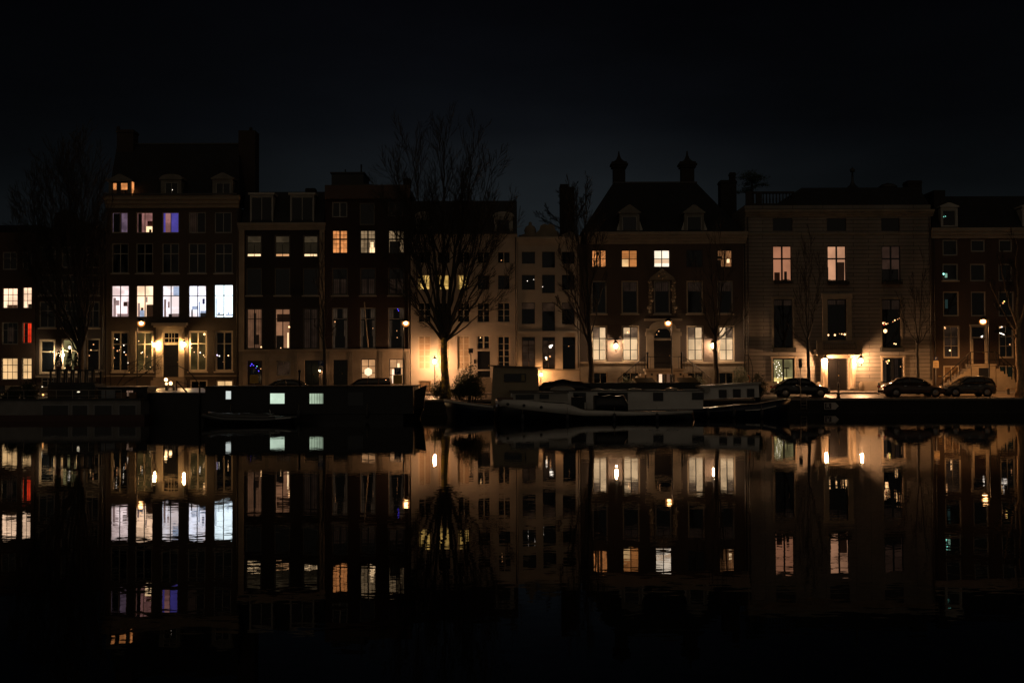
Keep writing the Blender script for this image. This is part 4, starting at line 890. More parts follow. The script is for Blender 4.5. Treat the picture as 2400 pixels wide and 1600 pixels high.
# ================================================================== HOUSE J (right, brick with stoop)
BR_J = brick('brown_red_brick', (0.084, 0.050, 0.034), (0.066, 0.042, 0.030), (0.048, 0.038, 0.031))
cJ = ((2210, 2248), (2276, 2310), (2340, 2377), (2410, 2450))
JW = dict(fw=.10, vs=(), hs=(), fm=CREAM)
JG = dict(JW, fm=GREYP)
wJ = [((2209, 561.5, 2245, 599), JG), ((2275, 561.5, 2309, 590), JG), ((2341, 561.5, 2373, 590), JG), ((2409, 561.5, 2449, 590), JG)]
wJ += [((2209, 618, 2246, 657), dict(JG, glass=GL_DARK, lights=((2211.5, 642, .09, B_MINT),), shade=[(.12, .12, .3, .42, glow('mint_panel', (.55, 1.0, .75), .35, 'bulb'))], sill=CREAM)), ((2273.5, 618, 2310, 659), JG), ((2340, 618, 2373, 659), JG), ((2409, 618, 2449, 659), JG)]
wJ += [((2210, 683, 2248, 741), dict(JW, shade=[(.1, .3, .3, .7, glow('teal_faint', (.3, .6, .55), .04, 'bulb'))])), ((2275.5, 683, 2311, 741), JG), ((2340, 683, 2377, 741), dict(JG, lights=((2351, 710, .09, B_DIM), (2354, 706, .06, glow('glint_bulb_gold', (1, .7, .15), 4, 'bulb')), (2344, 716, .05, B_DIM)))), ((2409, 683, 2449, 741), JG)]
wJ += [((2210.5, 763, 2250, 839), dict(JW, fw=.13, vs=((.5, .04),), hs=((.36, .04), (.68, .04)), glass=GL_WARM, lights=((2215, 769, .10, B_DIM), (2214, 767, .06, B_WARM), (2226.5, 821, .09, B_WARM)), shade=[(0, 0, 1, 1, DUSKB)])),
       ((2340, 763, 2377, 839), dict(JW, fw=.13, vs=((.5, .04),), hs=((.36, .04), (.68, .04)), glass=GL_BLUE, lights=[(2344, 767, .06, B_WARM), (2348, 766, .07, B_WHITE)] + [(2343 + i * 2, 780 + i * .7, .055, B_WHITE) for i in range(7)] + [(2367, 807, .07, B_DIM)])),
       ((2409, 763, 2449, 839), JW)]
wJ += [((2211, 856, 2251, 905), dict(JW, fw=.13, vs=((.5, .08),), hs=((.5, .05),), glass=GL_WARM, shade=[(0, 0, 1, 1, mat('tan_blind', (.16, .10, .05), .8))], name='cellar_window')),
       ((2341, 856, 2378, 898), dict(JW, fw=.10, vs=((.5, .05),), glass=mat('teal_glass', (.01, .03, .035), .1), name='cellar_window'))]
dJ = (2280, 794, 2308, 852); tJ = (2276, 764, 2311, 792)
Jh = house('brown brick house at the right edge with cream window frames and a high stoop', 2185.5, 2480, 558, BR_J, [r for r, k in wJ] + [dJ, tJ])
fill(Jh, wJ)
door(Jh, dJ, mat('dark_red_door', (.025, .010, .008), .4), panels=3)
window(Jh, tJ, CREAM, .09, GL_DARK, vs=(), hs=(), name='transom_window', lights=((2301, 789, .09, B_WHITE), (2303, 787, .05, B_WHITE)))
surround(Jh, (2276, 764, 2311, 852), CREAM, .10, .08)
x0, x1, z0, z1 = rectw((2276, 794, 2311, 852), YF); d0, d1, _, _ = rectw(dJ, YF)
MB().box(x0, d0 - .004, YF - .07, YF - .001, z0, z1).box(d1 + .004, x1, YF - .07, YF - .001, z0, z1).build('door_frame', CREAM, Jh)
cornice(Jh, (2184, 535, 2480, 558), mat('pale_cornice', (.27, .22, .16), .6, noise=.15), steps=3, out=.4)
steep_roof(Jh, 2186, 2480, 535, 2186, 2480, 460, ym=1.0)
MB().box(PX(2180, 500, YF + 2), PX(2206, 500, YF + 2), YF + 1.0, YF + 6, PZ(2190, 540, YF + 2), PZ(2190, 450, YF + 2)).build('party_wall', BR_D, Jh)
dormer(Jh, (2205, 486, 2245, 533), (2209, 492, 2241, 530), GREYP, YF + .3, 'pediment', fm=GREYP, hs=(), vs=(), roofv=475, lights=((2212, 508, .05, glow('glint_bulb_mint_dim', (.3, 1.0, .8), 1.0, 'bulb')), (2216, 507, .05, glow('glint_bulb_mint_dim', (.3, 1.0, .8), 1.0, 'bulb'))), back=2.4)
dormer(Jh, (2396, 486, 2436, 533), (2400, 492, 2432, 530), GREYP, YF + .3, 'pediment', fm=GREYP, hs=(), vs=(), roofv=475, back=2.4)
# stoop J
za = PZ(2294, 853, YF - 1); x0, x1 = PX(2274, 860, YF - 1), PX(2330, 860, YF - 1); yf, yb = YF - 1.3, YF - .002
b = MB().box(x0, x1, yf, yb, 1.36, za - .12).box(x0 - .06, x1 + .06, yf - .06, yb, za - .119, za)
for i in range(8):
    h = 1.4 + (za - .13 - 1.4) * (8 - i) / 9
    b.box(x0 - .061 - .29 * (i + 1), x0 - .061 - .29 * i - .0005, yf, yb, 1.36, h)
    b.box(x1 + .061 + .29 * i + .0005, x1 + .061 + .29 * (i + 1), yf, yb, 1.36, h)
b.build('stoop', STONE_D, Jh)
b = MB(); rail(b, [(x0 - 2.3, yf + .02, 1.45), (x0 - .05, yf + .02, za), (x0 + .2, yf - .02, za)]); rail(b, [(x1 + 2.3, yf + .02, 1.45), (x1 + .05, yf + .02, za), (x1 - .2, yf - .02, za)])
b.tube([(x0 + .2, yf - .02, za + .95), (x1 - .2, yf - .02, za + .95)], .03, 6); b.build('railing', IRON, Jh)
MB().box(PX(2294, 880, yf) , PX(2318, 880, yf), yf - .012, yf - .0005, 1.45, za - .3).build('cellar_door', BLACKP, Jh)
MB().box(PX(2199, 880, YF), PX(2206, 880, YF), YF - .03, YF - .001, PZ(2202, 883, YF), PZ(2202, 880, YF)).build('name_plate', mat('brass', (.6, .42, .16), .3, metal=1), Jh)
# rainwater pipes at the joints between the houses
for root, u, va, vb in ((Ch, 556.5, 490, 905), (Dh, 757.5, 545, 815), (Eh, 957.5, 470, 815), (Fh, 1209, 556, 905), (Gh, 1354.5, 575, 862), (Hh, 1743, 575, 905), (Ih, 1753, 510, 890), (Ih, 2180, 510, 890), (Bh, 243, 585, 905), (Jh, 2190, 560, 905)):
    xx = PX(u, 700, YF); a_, b_ = PZ(u, va, YF), PZ(u, vb, YF)
    MB().tube([(xx, YF - .16, a_), (xx, YF - .09, a_ - .25), (xx, YF - .09, b_)], .05, 8).build('drainpipe', mat('pipe_zinc', (.05, .045, .04), .5, metal=.3), root)
for root, va in ((Ch, 457), (Fh, 548)):
    MB().box(root['X0'] + .05, root['X1'] - .05, YF - .30 if root is Fh else YF - .62, YF - .16 if root is Fh else YF - .48, PZ(800, va, YF) - .02, PZ(800, va, YF) + .10).build('gutter', mat('pipe_zinc', (.05, .045, .04), .5, metal=.3), root)
#P3#
# ================================================================== LANTERNS ON THE FACADES
L_OR = glow('lamp_sodium', (1.0, .47, .16), 150, 'bulb')
L_OR2 = glow('lamp_sodium_soft', (1.0, .50, .20), 60, 'bulb')
def wall_lantern(u, v, Y, label, col, st, s=1.0, arm='up', r=.11, hood=.22, group='wall lanterns beside doors'):
    c = P(u, v, Y)
    t = thing('wall_lantern', label, 'lantern', (c.x, YF, c.z), group)
    y = c.y
    b = MB()
    b.lathe((c.x, y, c.z), [(.10 * s, -.27 * s), (.03 * s, -.33 * s), (.025 * s, -.5 * s)], 8)
    b.lathe((c.x, y, c.z), [(hood * s, .22 * s), (.14 * s, .32 * s), (.05 * s, .42 * s), (.04 * s, .5 * s), (.005, .56 * s)], 8)
    for k in range(6):
        a = math.pi * k / 3 + .3
        b.bar((c.x + .11 * s * math.cos(a), y + .11 * s * math.sin(a), c.z - .27 * s), (c.x + .20 * s * math.cos(a), y + .20 * s * math.sin(a), c.z + .22 * s), .009)
    b.build('lantern_frame', IRON, t)
    if arm == 'up': MB().tube([(c.x, YF - .001, c.z - .25 * s), (c.x, YF - .12, c.z - .5 * s), (c.x, y, c.z - .49 * s)], .022, 6).build('bracket', IRON, t)
    elif arm == 'top': MB().box(c.x - .6, c.x + .6, YF - .02, YF - .001, c.z + .5 * s, c.z + .58 * s).tube([(c.x, YF - .001, c.z + .54 * s), (c.x, y, c.z + .56 * s)], .025, 6).build('bracket', IRON, t)
    elif arm == 'post': MB().tube([(c.x, y, gz(y)), (c.x, y, c.z - .4 * s)], .035, 8).build('post', IRON, t)
    gl = bpy.data.materials.get('lantern_halo_glass') or bpy.data.materials.new('lantern_halo_glass')
    if 'lantern_halo_glass' not in MATS:
        MATS['lantern_halo_glass'] = gl; gl.use_nodes = True; gn = gl.node_tree.nodes; gk = gl.node_tree.links; gn.remove(gn['Principled BSDF'])
        ga = gn.new('ShaderNodeBsdfTransparent'); ge = gn.new('ShaderNodeEmission'); ge.inputs[0].default_value = (1, .50, .22, 1); ge.inputs[1].default_value = .45
        gs = gn.new('ShaderNodeAddShader'); gk.new(ga.outputs[0], gs.inputs[0]); gk.new(ge.outputs[0], gs.inputs[1]); gk.new(gs.outputs[0], gn['Material Output'].inputs[0])
    MB().lathe((c.x, y, c.z), [(.10 * s, -.26 * s), (.15 * s, -.02 * s), (.19 * s, .20 * s)], 12).build('lantern_halo_glass', gl, t)  # glass given its own emission to imitate the lantern's halo
    m = glow('lamp_%s' % label[:18].replace(' ', '_') + str(int(u)), col, st, 'bulb')
    MB().ball((c.x, y, c.z), r, 10, 1, 1.3).build('bulb', m, t)
    return t
wall_lantern(363, 808, YF - .45, 'black wall lantern left of the door with the cream surround', (1.0, .56, .22), 520, .8)
wall_lantern(432, 807, YF - .45, 'black wall lantern right of the door with the cream surround', (1.0, .56, .22), 520, .8)
wall_lantern(137, 831, YF - .4, 'bright wall lantern between the cream framed windows of the dark narrow house', (1.0, .70, .40), 550, .8)
wall_lantern(1018.7, 847, YF - 1.3, 'blazing lantern on a thin post in front of the cream stucco house', (1.0, .52, .25), 1100, .85, 'post', r=.12, group='lanterns by the houses')
wall_lantern(1443.5, 811, YF - .55, 'hexagonal lantern between the two left windows of the grand brick house', (1.0, .64, .38), 700, 1.05, 'top', hood=.27)
wall_lantern(1671, 810, YF - .55, 'hexagonal lantern between the two right windows of the grand brick house', (1.0, .64, .38), 700, 1.05, 'top', hood=.27)
wall_lantern(1935, 846, YF - .95, 'globe shaped lantern left of the stone mansion doorway', (1.0, .52, .24), 1900, .95, hood=.31)
wall_lantern(2018, 845, YF - .95, 'globe shaped lantern right of the stone mansion doorway', (1.0, .52, .24), 1900, .95, hood=.31)
wall_lantern(749, 868, YF - .3, 'small dim lamp beside the dark double door behind the slender tree', (1.0, .50, .24), 150, .5, r=.05)

wall_lantern(1268, 878, YF - .8, 'bright lamp low on the narrow pale house, just right of the cream wheelhouse', (1.0, .47, .18), 900, .6, r=.08)
# ================================================================== STREET LAMPS
def street_halo():
    if 'street_halo' in MATS: return MATS['street_halo']
    gl = bpy.data.materials.new('street_halo'); MATS['street_halo'] = gl; gl.use_nodes = True; gn = gl.node_tree.nodes; gk = gl.node_tree.links; gn.remove(gn['Principled BSDF'])
    ga = gn.new('ShaderNodeBsdfTransparent'); ge = gn.new('ShaderNodeEmission'); ge.inputs[0].default_value = (1, .33, .07, 1); ge.inputs[1].default_value = .40
    gs = gn.new('ShaderNodeAddShader'); gk.new(ga.outputs[0], gs.inputs[0]); gk.new(ge.outputs[0], gs.inputs[1]); gk.new(gs.outputs[0], gn['Material Output'].inputs[0])
    return gl
def street_lamp(u, v, label, post_du, st=150, r=.14, lc=(1.0, .48, .20), Yl=QY + .9):
    c = P(u, v, Yl); px = PX(u + post_du, v, Yl)
    t = thing('street_lamp', label, 'street lamp', (px, Yl, gz(Yl)), 'street lamps along the quay')
    z0 = gz(Yl)
    MB().lathe((px, Yl, z0), [(.12, 0), (.12, .1), (.085, .2), (.075, .9), (.05, 1.0), (.042, 3.0), (.035, c.z - z0 + .15), (.05, c.z - z0 + .17), (.02, c.z - z0 + .25)], 10).build('post', IRON, t)
    b = MB()
    b.tube([(px, Yl, c.z + .02), ((px + c.x) / 2, Yl, c.z + .34), (c.x, Yl, c.z + .36), (c.x, Yl, c.z + .26)], [.03, .028, .026, .026], 6)
    b.build('arm', IRON, t)
    MB().lathe((c.x, Yl, c.z), [(.09, .30), (.20, .22), (.26, .12), (.27, .085)], 12).build('lamp_hood', IRON, t)
    MB().ball((c.x, Yl, c.z - .04), r, 12, 1.15, .85).build('lamp_globe', glow('street_lamp_core', (1.0, .52, .20), 14.0, 'bulb'), t)
    MB().ball((c.x, Yl, c.z - .05), .28, 16, 1.0, .9).build('halo_globe', street_halo(), t)  # glowing shell added around the lamp to imitate its halo
    ld = bpy.data.lights.new('lamp_light', 'SPOT'); ld.spot_size = R_(168); ld.spot_blend = .75; ld.energy = st; ld.color = lc; ld.shadow_soft_size = .10
    lo = bpy.data.objects.new('lamp_light', ld); C.objects.link(lo); lo.parent = t; lo.location = (c.x - px, 0, c.z - .36 - gz(Yl))
    return t
street_lamp(331, 756, 'lit street lamp in front of the grey brown house, left of its lit doorway', -9, 950, .14, (1.0, .48, .19))
street_lamp(951, 756, 'lit street lamp on a thin post where the dark brick houses meet the cream one', -6, 560)
street_lamp(1566, 756, 'lit street lamp in front of the arched doorway of the grand brick house', 8, 680)
street_lamp(2304, 752, 'lit street lamp at the right, above the high stoop', 13, 1700, .17, (1.0, .45, .15), 94.6)

# ================================================================== TREES
BARK = mat('bark', (.034, .028, .021), .9, noise=.35, nscale=6, bump=.01)
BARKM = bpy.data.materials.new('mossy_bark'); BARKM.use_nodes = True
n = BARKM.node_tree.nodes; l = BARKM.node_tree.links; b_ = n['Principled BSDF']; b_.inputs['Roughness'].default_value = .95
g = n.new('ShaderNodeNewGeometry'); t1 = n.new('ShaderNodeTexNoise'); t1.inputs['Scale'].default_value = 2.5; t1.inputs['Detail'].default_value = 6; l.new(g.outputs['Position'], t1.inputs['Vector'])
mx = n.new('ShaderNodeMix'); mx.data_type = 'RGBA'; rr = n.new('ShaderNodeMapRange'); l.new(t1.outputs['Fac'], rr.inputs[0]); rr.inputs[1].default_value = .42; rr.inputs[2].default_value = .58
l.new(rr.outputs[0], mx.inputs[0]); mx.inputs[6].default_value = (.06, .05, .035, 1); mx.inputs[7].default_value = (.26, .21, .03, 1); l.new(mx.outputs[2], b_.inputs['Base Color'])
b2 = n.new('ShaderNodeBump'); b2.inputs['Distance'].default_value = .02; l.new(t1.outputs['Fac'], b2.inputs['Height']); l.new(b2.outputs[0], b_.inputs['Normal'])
def grow(mb, rg, p, d, length, r, level, maxl, up, spread, cnt):
    n_ = max(3, int(length / (.55 if level < 2 else .4))); step = length / n_
    pts = [p.copy()]; rs = [r]; dirs = [d.copy()]
    for i in range(n_):
        j = .045
        d = (d + Vector((rg.gauss(0, j), rg.gauss(0, j), rg.gauss(0, j * .6))) + Vector((0, 0, up * .12))).normalized()
        p = p + d * step; pts.append(p); dirs.append(d)
        rs.append(max(.011, r * (1 - .80 * (i + 1) / n_)))
    mb.tube(pts, rs, 6 if r > .06 else (4 if r > .02 else 3), caps=False)
    if level >= maxl or cnt[0] <= 0: return
    nc = {2: 6, 3: 4}.get(level, 3)
    for k in range(nc):
        cnt[0] -= 1
        f = .22 + .78 * (k + rg.random() * .8) / nc; i = min(n_, int(f * n_)); 
        a = rg.uniform(0, 2 * math.pi); o = dirs[i].orthogonal().normalized(); o.rotate(Matrix.Rotation(a, 3, dirs[i]))
        ang = rg.uniform(.30, .62) * spread
        nd = (dirs[i] * math.cos(ang) + o * math.sin(ang)).normalized()
        grow(mb, rg, pts[i], nd, length * (1 - f * .35) * rg.uniform(.45, .7), max(.013, rs[i] * .62), level + 1, maxl, up, spread, cnt)
def tree(label, u, v_base, Y, path, limbs, seed, r0, material=BARK, maxl=4, up=.45, spread=1.0, name='bare_tree', group='bare trees along the quay', rt=None, z0=None, lm=BARK):
    """path: trunk pixels bottom->fork; limbs: list of (start pixel v on trunk fraction, end pixel u,v, dy, r)"""
    rg = random.Random(seed)
    gzv = gz(Y) - .03 if z0 is None else z0
    x0 = PX(u, v_base, Y)
    t = thing(name, label, 'tree', (x0, Y, gzv), group)
    pts = [Vector((x0, Y, gzv))] + [P(a, b, Y) for a, b in path]
    rt = rt or r0 * .72
    N_ = len(pts); rs = [r0 * 1.35] + [r0 + (rt - r0) * i / (N_ - 1) for i in range(1, N_)]
    fine = []; fr = []
    for i in range(N_ - 1):
        for k in range(3):
            f = k / 3; fine.append(pts[i].lerp(pts[i + 1], f) + Vector((rg.gauss(0, .015), 0, 0))); fr.append(rs[i] + (rs[i + 1] - rs[i]) * f)
    fine.append(pts[-1]); fr.append(rs[-1])
    MB().tube(fine, fr, 12).build('trunk', material, t)
    mb = MB(); tw = MB()
    for (s, eu, ev, dy, r) in limbs:
        a = fine[int(s * (len(fine) - 1))]
        a = a + Vector((0, 0, -.1)); e_ = P(eu, ev, Y + dy); L_ = (e_ - a).length; d = (e_ - a).normalized()
        d0 = (d + Vector((d.x * .55, d.y * .5, -.12))).normalized()
        cnt = [560]
        # limb with gentle upward curve towards its end
        n_ = max(5, int(L_ / .6)); P_ = []; R_s = []; D_ = []
        for i in range(n_ + 1):
            f = i / n_; q = a.lerp(e_, f) + Vector((d.x, d.y, -.25)) * math.sin(math.pi * f) * L_ * .07
            q += Vector((rg.gauss(0, .05), rg.gauss(0, .06), rg.gauss(0, .03))) * (1 if 0 < i < n_ else 0)
            P_.append(q); R_s.append(max(.009, r * (1 - .85 * f ** .9)))
        mb.tube(P_, R_s, 7 if r > .05 else 5, caps=False)
        nc = max(7, int(L_ / .85))
        for k in range(nc):
            f = .34 + .66 * (k + rg.random()) / nc; i = min(n_ - 1, int(f * n_))
            dd = (P_[i + 1] - P_[i]).normalized(); an = rg.uniform(0, 2 * math.pi)
            o = dd.orthogonal().normalized(); o.rotate(Matrix.Rotation(an, 3, dd)); ang = rg.uniform(.28, .62) * spread
            nd = (dd * math.cos(ang) + o * math.sin(ang)).normalized()
            grow(tw, rg, P_[i], nd, L_ * (1.0 - f * .55) * rg.uniform(.28, .5), max(.008, R_s[i] * .55), 2, maxl, up, spread, cnt)
    mb.build('limbs', lm, t); tw.build('crown', BARK, t)
    return t
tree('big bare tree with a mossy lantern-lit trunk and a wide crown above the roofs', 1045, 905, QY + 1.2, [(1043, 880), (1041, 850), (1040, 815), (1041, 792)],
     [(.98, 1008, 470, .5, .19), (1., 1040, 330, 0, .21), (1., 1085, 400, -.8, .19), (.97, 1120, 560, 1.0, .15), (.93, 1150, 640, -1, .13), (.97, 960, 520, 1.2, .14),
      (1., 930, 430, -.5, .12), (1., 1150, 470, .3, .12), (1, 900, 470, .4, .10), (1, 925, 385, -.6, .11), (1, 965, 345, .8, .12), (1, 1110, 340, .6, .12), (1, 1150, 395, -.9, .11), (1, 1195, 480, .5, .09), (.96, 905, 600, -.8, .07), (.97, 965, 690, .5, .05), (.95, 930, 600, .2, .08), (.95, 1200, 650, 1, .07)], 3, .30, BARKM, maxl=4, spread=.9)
tree('bare tree in front of the dark narrow house at the left, trunk forking low', 190, 895, QY + 1.5, [(190, 870), (190, 845), (191, 820)],
     [(.95, 145, 730, -.5, .13), (.95, 115, 560, .6, .14), (1, 160, 420, 0, .15), (1, 190, 380, -.8, .14), (1, 225, 480, .5, .12), (.97, 75, 520, -.8, .10), (.9, 50, 470, .8, .08), (1, 205, 600, 1.2, .09), (.9, 240, 560, -.7, .07), (.95, 95, 660, 1, .07), (1, 42, 560, -.4, .08), (1, 70, 440, .5, .09), (1, 105, 415, -.6, .10), (1, 135, 375, .7, .11), (1, 172, 352, .2, .12), (1, 235, 430, -.8, .10), (1, 252, 500, .7, .08), (1, 30, 520, .9, .07)], 11, .24, maxl=4, spread=.85)
tree('slender bare tree before the pale pilaster of the black brick house', 762, 905, QY + 1.3, [(761, 860), (759, 800), (759, 790), (758, 730)],
     [(.7, 735, 750, -.4, .045), (.72, 790, 760, .4, .04), (1, 752, 560, 0, .07), (1, 735, 600, .8, .05), (1, 775, 600, -.8, .05), (.8, 742, 700, .2, .04), (.85, 778, 670, .5, .04)], 21, .15, maxl=3, spread=.8, rt=.09)
tree('bare tree with crossing stems at the left edge of the grand brick house', 1385, 905, QY + 1.4, [(1386, 860), (1383, 835), (1381, 790), (1378, 740)],
     [(.60, 1335, 640, -.5, .10), (.62, 1350, 500, .6, .09), (1, 1372, 440, 0, .13), (1, 1400, 520, -.5, .09), (.9, 1310, 570, .9, .08), (.8, 1415, 640, .6, .06), (.75, 1300, 700, -.6, .05), (1, 1345, 450, -.7, .08)], 31, .20, maxl=4, spread=.8, rt=.16)
tree('bare tree in front of the right lantern of the grand brick house', 1679, 905, QY + 1.3, [(1679, 870), (1677, 830), (1676, 800), (1677, 788)],
     [(1, 1640, 700, -.5, .07), (1, 1665, 570, .4, .09), (1, 1700, 590, -.6, .08), (1, 1730, 700, .7, .06), (.98, 1760, 730, -.2, .04), (.9, 1715, 770, -1, .035), (1, 1620, 600, .8, .05), (1, 1690, 540, 1, .06)], 41, .17, maxl=3, spread=.8)
tree('thin bare tree to the left of the balcony of the stone mansion', 1895, 905, 95.9, [(1895, 870), (1893, 820), (1892, 795)],
     [(1, 1862, 700, -.4, .05), (1, 1885, 580, .3, .07), (1, 1915, 690, -.3, .06), (1, 1925, 600, .8, .05), (1, 1865, 600, .8, .045), (.9, 1840, 760, -.8, .03), (1, 1900, 550, -.7, .05)], 51, .145, maxl=3, spread=.75)
tree('thin bare tree to the right of the stone mansion doorway', 2152, 905, 95.9, [(2152, 870), (2150, 830), (2151, 804)],
     [(1, 2110, 740, -.4, .055), (1, 2140, 640, .3, .07), (1, 2165, 600, -.3, .06), (1, 2195, 740, .6, .045), (1, 2175, 680, -.8, .04), (.95, 2100, 680, .7, .04)], 61, .125, maxl=3, spread=.8)
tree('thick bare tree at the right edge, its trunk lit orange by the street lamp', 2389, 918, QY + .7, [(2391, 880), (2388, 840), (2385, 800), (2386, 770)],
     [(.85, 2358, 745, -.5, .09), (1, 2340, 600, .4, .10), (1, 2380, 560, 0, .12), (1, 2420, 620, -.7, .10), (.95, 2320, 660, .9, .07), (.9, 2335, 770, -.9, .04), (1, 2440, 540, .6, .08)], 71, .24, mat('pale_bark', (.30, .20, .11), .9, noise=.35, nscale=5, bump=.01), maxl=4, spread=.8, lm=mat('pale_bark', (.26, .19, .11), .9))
tree('faint bare tree rising behind the narrow pale house', 1330, 560, YF + 16, [(1335, 540)], [(1, 1310, 445, 0, .1), (1, 1345, 430, 1, .1), (1, 1275, 480, -1, .08), (1, 1372, 460, 1, .09), (1, 1255, 500, 0, .06), (.9, 1390, 520, 0, .06)], 81, .2, maxl=4, spread=.85, group='trees behind the houses', z0=1.0)
# evergreen crown over the mansion's roof
rg = random.Random(5); c = P(1762, 425, YF + 14)
t = thing('pine_tree', 'dark spreading pine crown behind the roof balustrade of the stone mansion', 'tree', (c.x, YF + 14, .96))
MB().tube([(c.x + .3, YF + 14, .96), (c.x + .1, YF + 14, 8), (c.x, YF + 14, c.z)], [.3, .22, .1], 8).build('trunk', BARK, t)
b = MB()
for i in range(34):
    a = rg.uniform(0, 6.28); rr_ = rg.uniform(.2, 1.25); h = rg.uniform(-.9, .8); q = c + Vector((math.cos(a) * rr_ * (1 - h * .25), math.sin(a) * rr_, h))
    for k in range(55):
        p = q + Vector((rg.gauss(0, .26), rg.gauss(0, .26), rg.gauss(0, .09))); v = Vector((rg.uniform(-1, 1), rg.uniform(-1, 1), rg.uniform(-.4, .6))).normalized() * .14; o = v.orthogonal().normalized() * .03
        b.quad(p - v, p + o, p + v, p - o)
b.build('crown', mat('pine_needles', (.03, .05, .025), .8), t)

# shrubs on the quay
LEAF = mat('evergreen_leaves', (.05, .06, .025), .7)
def shrub(label, u0, u1, v0, v1, Y, seed, nleaf=1600, name='shrub', group=None, cat='shrub', stems=7, lm=LEAF):
    rg = random.Random(seed); x0, x1, z0, z1 = rectw((u0, v0, u1, v1), Y); zc = min(z0, gz(Y)) if Y > QY else z0
    t = thing(name, label, cat, ((x0 + x1) / 2, Y, z0), group); b = MB(); s = MB(); cl = []
    for i in range(stems * 2):
        f = rg.random(); tip = Vector((x0 + (x1 - x0) * f, Y + rg.uniform(-.4, .4), z0 + (z1 - z0) * rg.uniform(.45, 1) * (1 - abs(f - .5) * .7)))
        root = Vector(((x0 + x1) / 2 + (tip.x - (x0 + x1) / 2) * .4, Y, z0)); s.tube([root, root.lerp(tip, .6) + Vector((rg.gauss(0, .06), 0, .08)), tip], [.022, .014, .006], 4)
        cl += [root.lerp(tip, .45), root.lerp(tip, .7), tip]
    for i in range(nleaf):
        q = rg.choice(cl); p = q + Vector((rg.gauss(0, .17), rg.gauss(0, .17), rg.gauss(0, .15))); 
        if p.z < z0: p.z = z0 + rg.random() * .2
        v = Vector((rg.uniform(-1, 1), rg.uniform(-1, 1), rg.uniform(-1, 1))).normalized() * rg.uniform(.05, .10); o = v.orthogonal().normalized() * .03
        b.quad(p - v, p + o, p + v, p - o)
    s.build('stems', BARK, t); b.build('foliage', lm, t)
    return t
shrub('tall dark leafy shrub on the stern deck left of the cream wheelhouse', 1085, 1130, 846, 944, 84.3, 1, 2900, group='shrubs on the barge stern')
shrub('low dark shrub beside the foot of the big tree, on the barge stern', 1060, 1094, 880, 936, 84.0, 2, 1700, group='shrubs on the barge stern')
shrub('small bushy plant left of the foot of the big tree', 1012, 1048, 888, 935, QY + .9, 3, 1000)
shrub('black leafy plant at the bow end of the long barge', 1764, 1790, 872, 940, 83.6, 4, 1500)
shrub('dark hedge in front of the cellar window at the right of the grand brick house', 1722, 1748, 850, 918, YF - 1.0, 5, 1400)
shrub('dark bush on the deck of the houseboat at the far left', 52, 80, 893, 939, 80.8, 6, 1800, group='plants on the left houseboat')
shrub('low dark bush at the left edge, on the houseboat roof', 14, 46, 914, 938, 80.9, 7, 1400, group='plants on the left houseboat')
shrub('small dark bush behind the boat rail below the red lit window', 196, 240, 898, 933, 83.5, 8, 900, group='plants on the left houseboat')
shrub('low climbing plant along the left stair of the grand brick house', 1462, 1500, 872, 919, YF - 1.9, 9, 900, group='plants by the double stairway')
shrub('low climbing plant along the right stair of the grand brick house', 1612, 1652, 872, 919, YF - 1.9, 10, 900, group='plants by the double stairway')
# bare arching shrub on the boats at left
t = thing('arching_branches', 'bare arching branches hanging over the boats in front of the lit doorway', 'branches', (PX(270, 915, 84), 84, .9))
b = MB(); rg = random.Random(9)
for pts in ([(262, 933), (258, 880), (262, 862), (300, 856)], [(240, 933), (238, 880), (224, 862), (200, 862)], [(263, 920), (290, 880), (325, 868), (348, 872)], [(325, 872), (345, 850), (368, 838), (380, 836)], [(262, 925), (300, 893), (330, 880), (352, 868)], [(285, 862), (312, 848), (345, 838), (362, 850)], [(300, 870), (322, 855), (350, 862)], [(325, 885), (350, 866), (362, 855)]):
    q = [P(a, c_, 84 + rg.uniform(-.2, .2)) for a, c_ in pts]; b.tube(q, [.035 - .024 * i / (len(q) - 1) for i in range(len(q))], 5, caps=False)
    for i in range(1, len(q)): 
        cnt = [14]; grow(b, rg, q[i], (q[i] - q[i - 1]).normalized(), .7, .012, 3, 4, .2, 1.2, cnt)
b.build('branches', BARK, t)

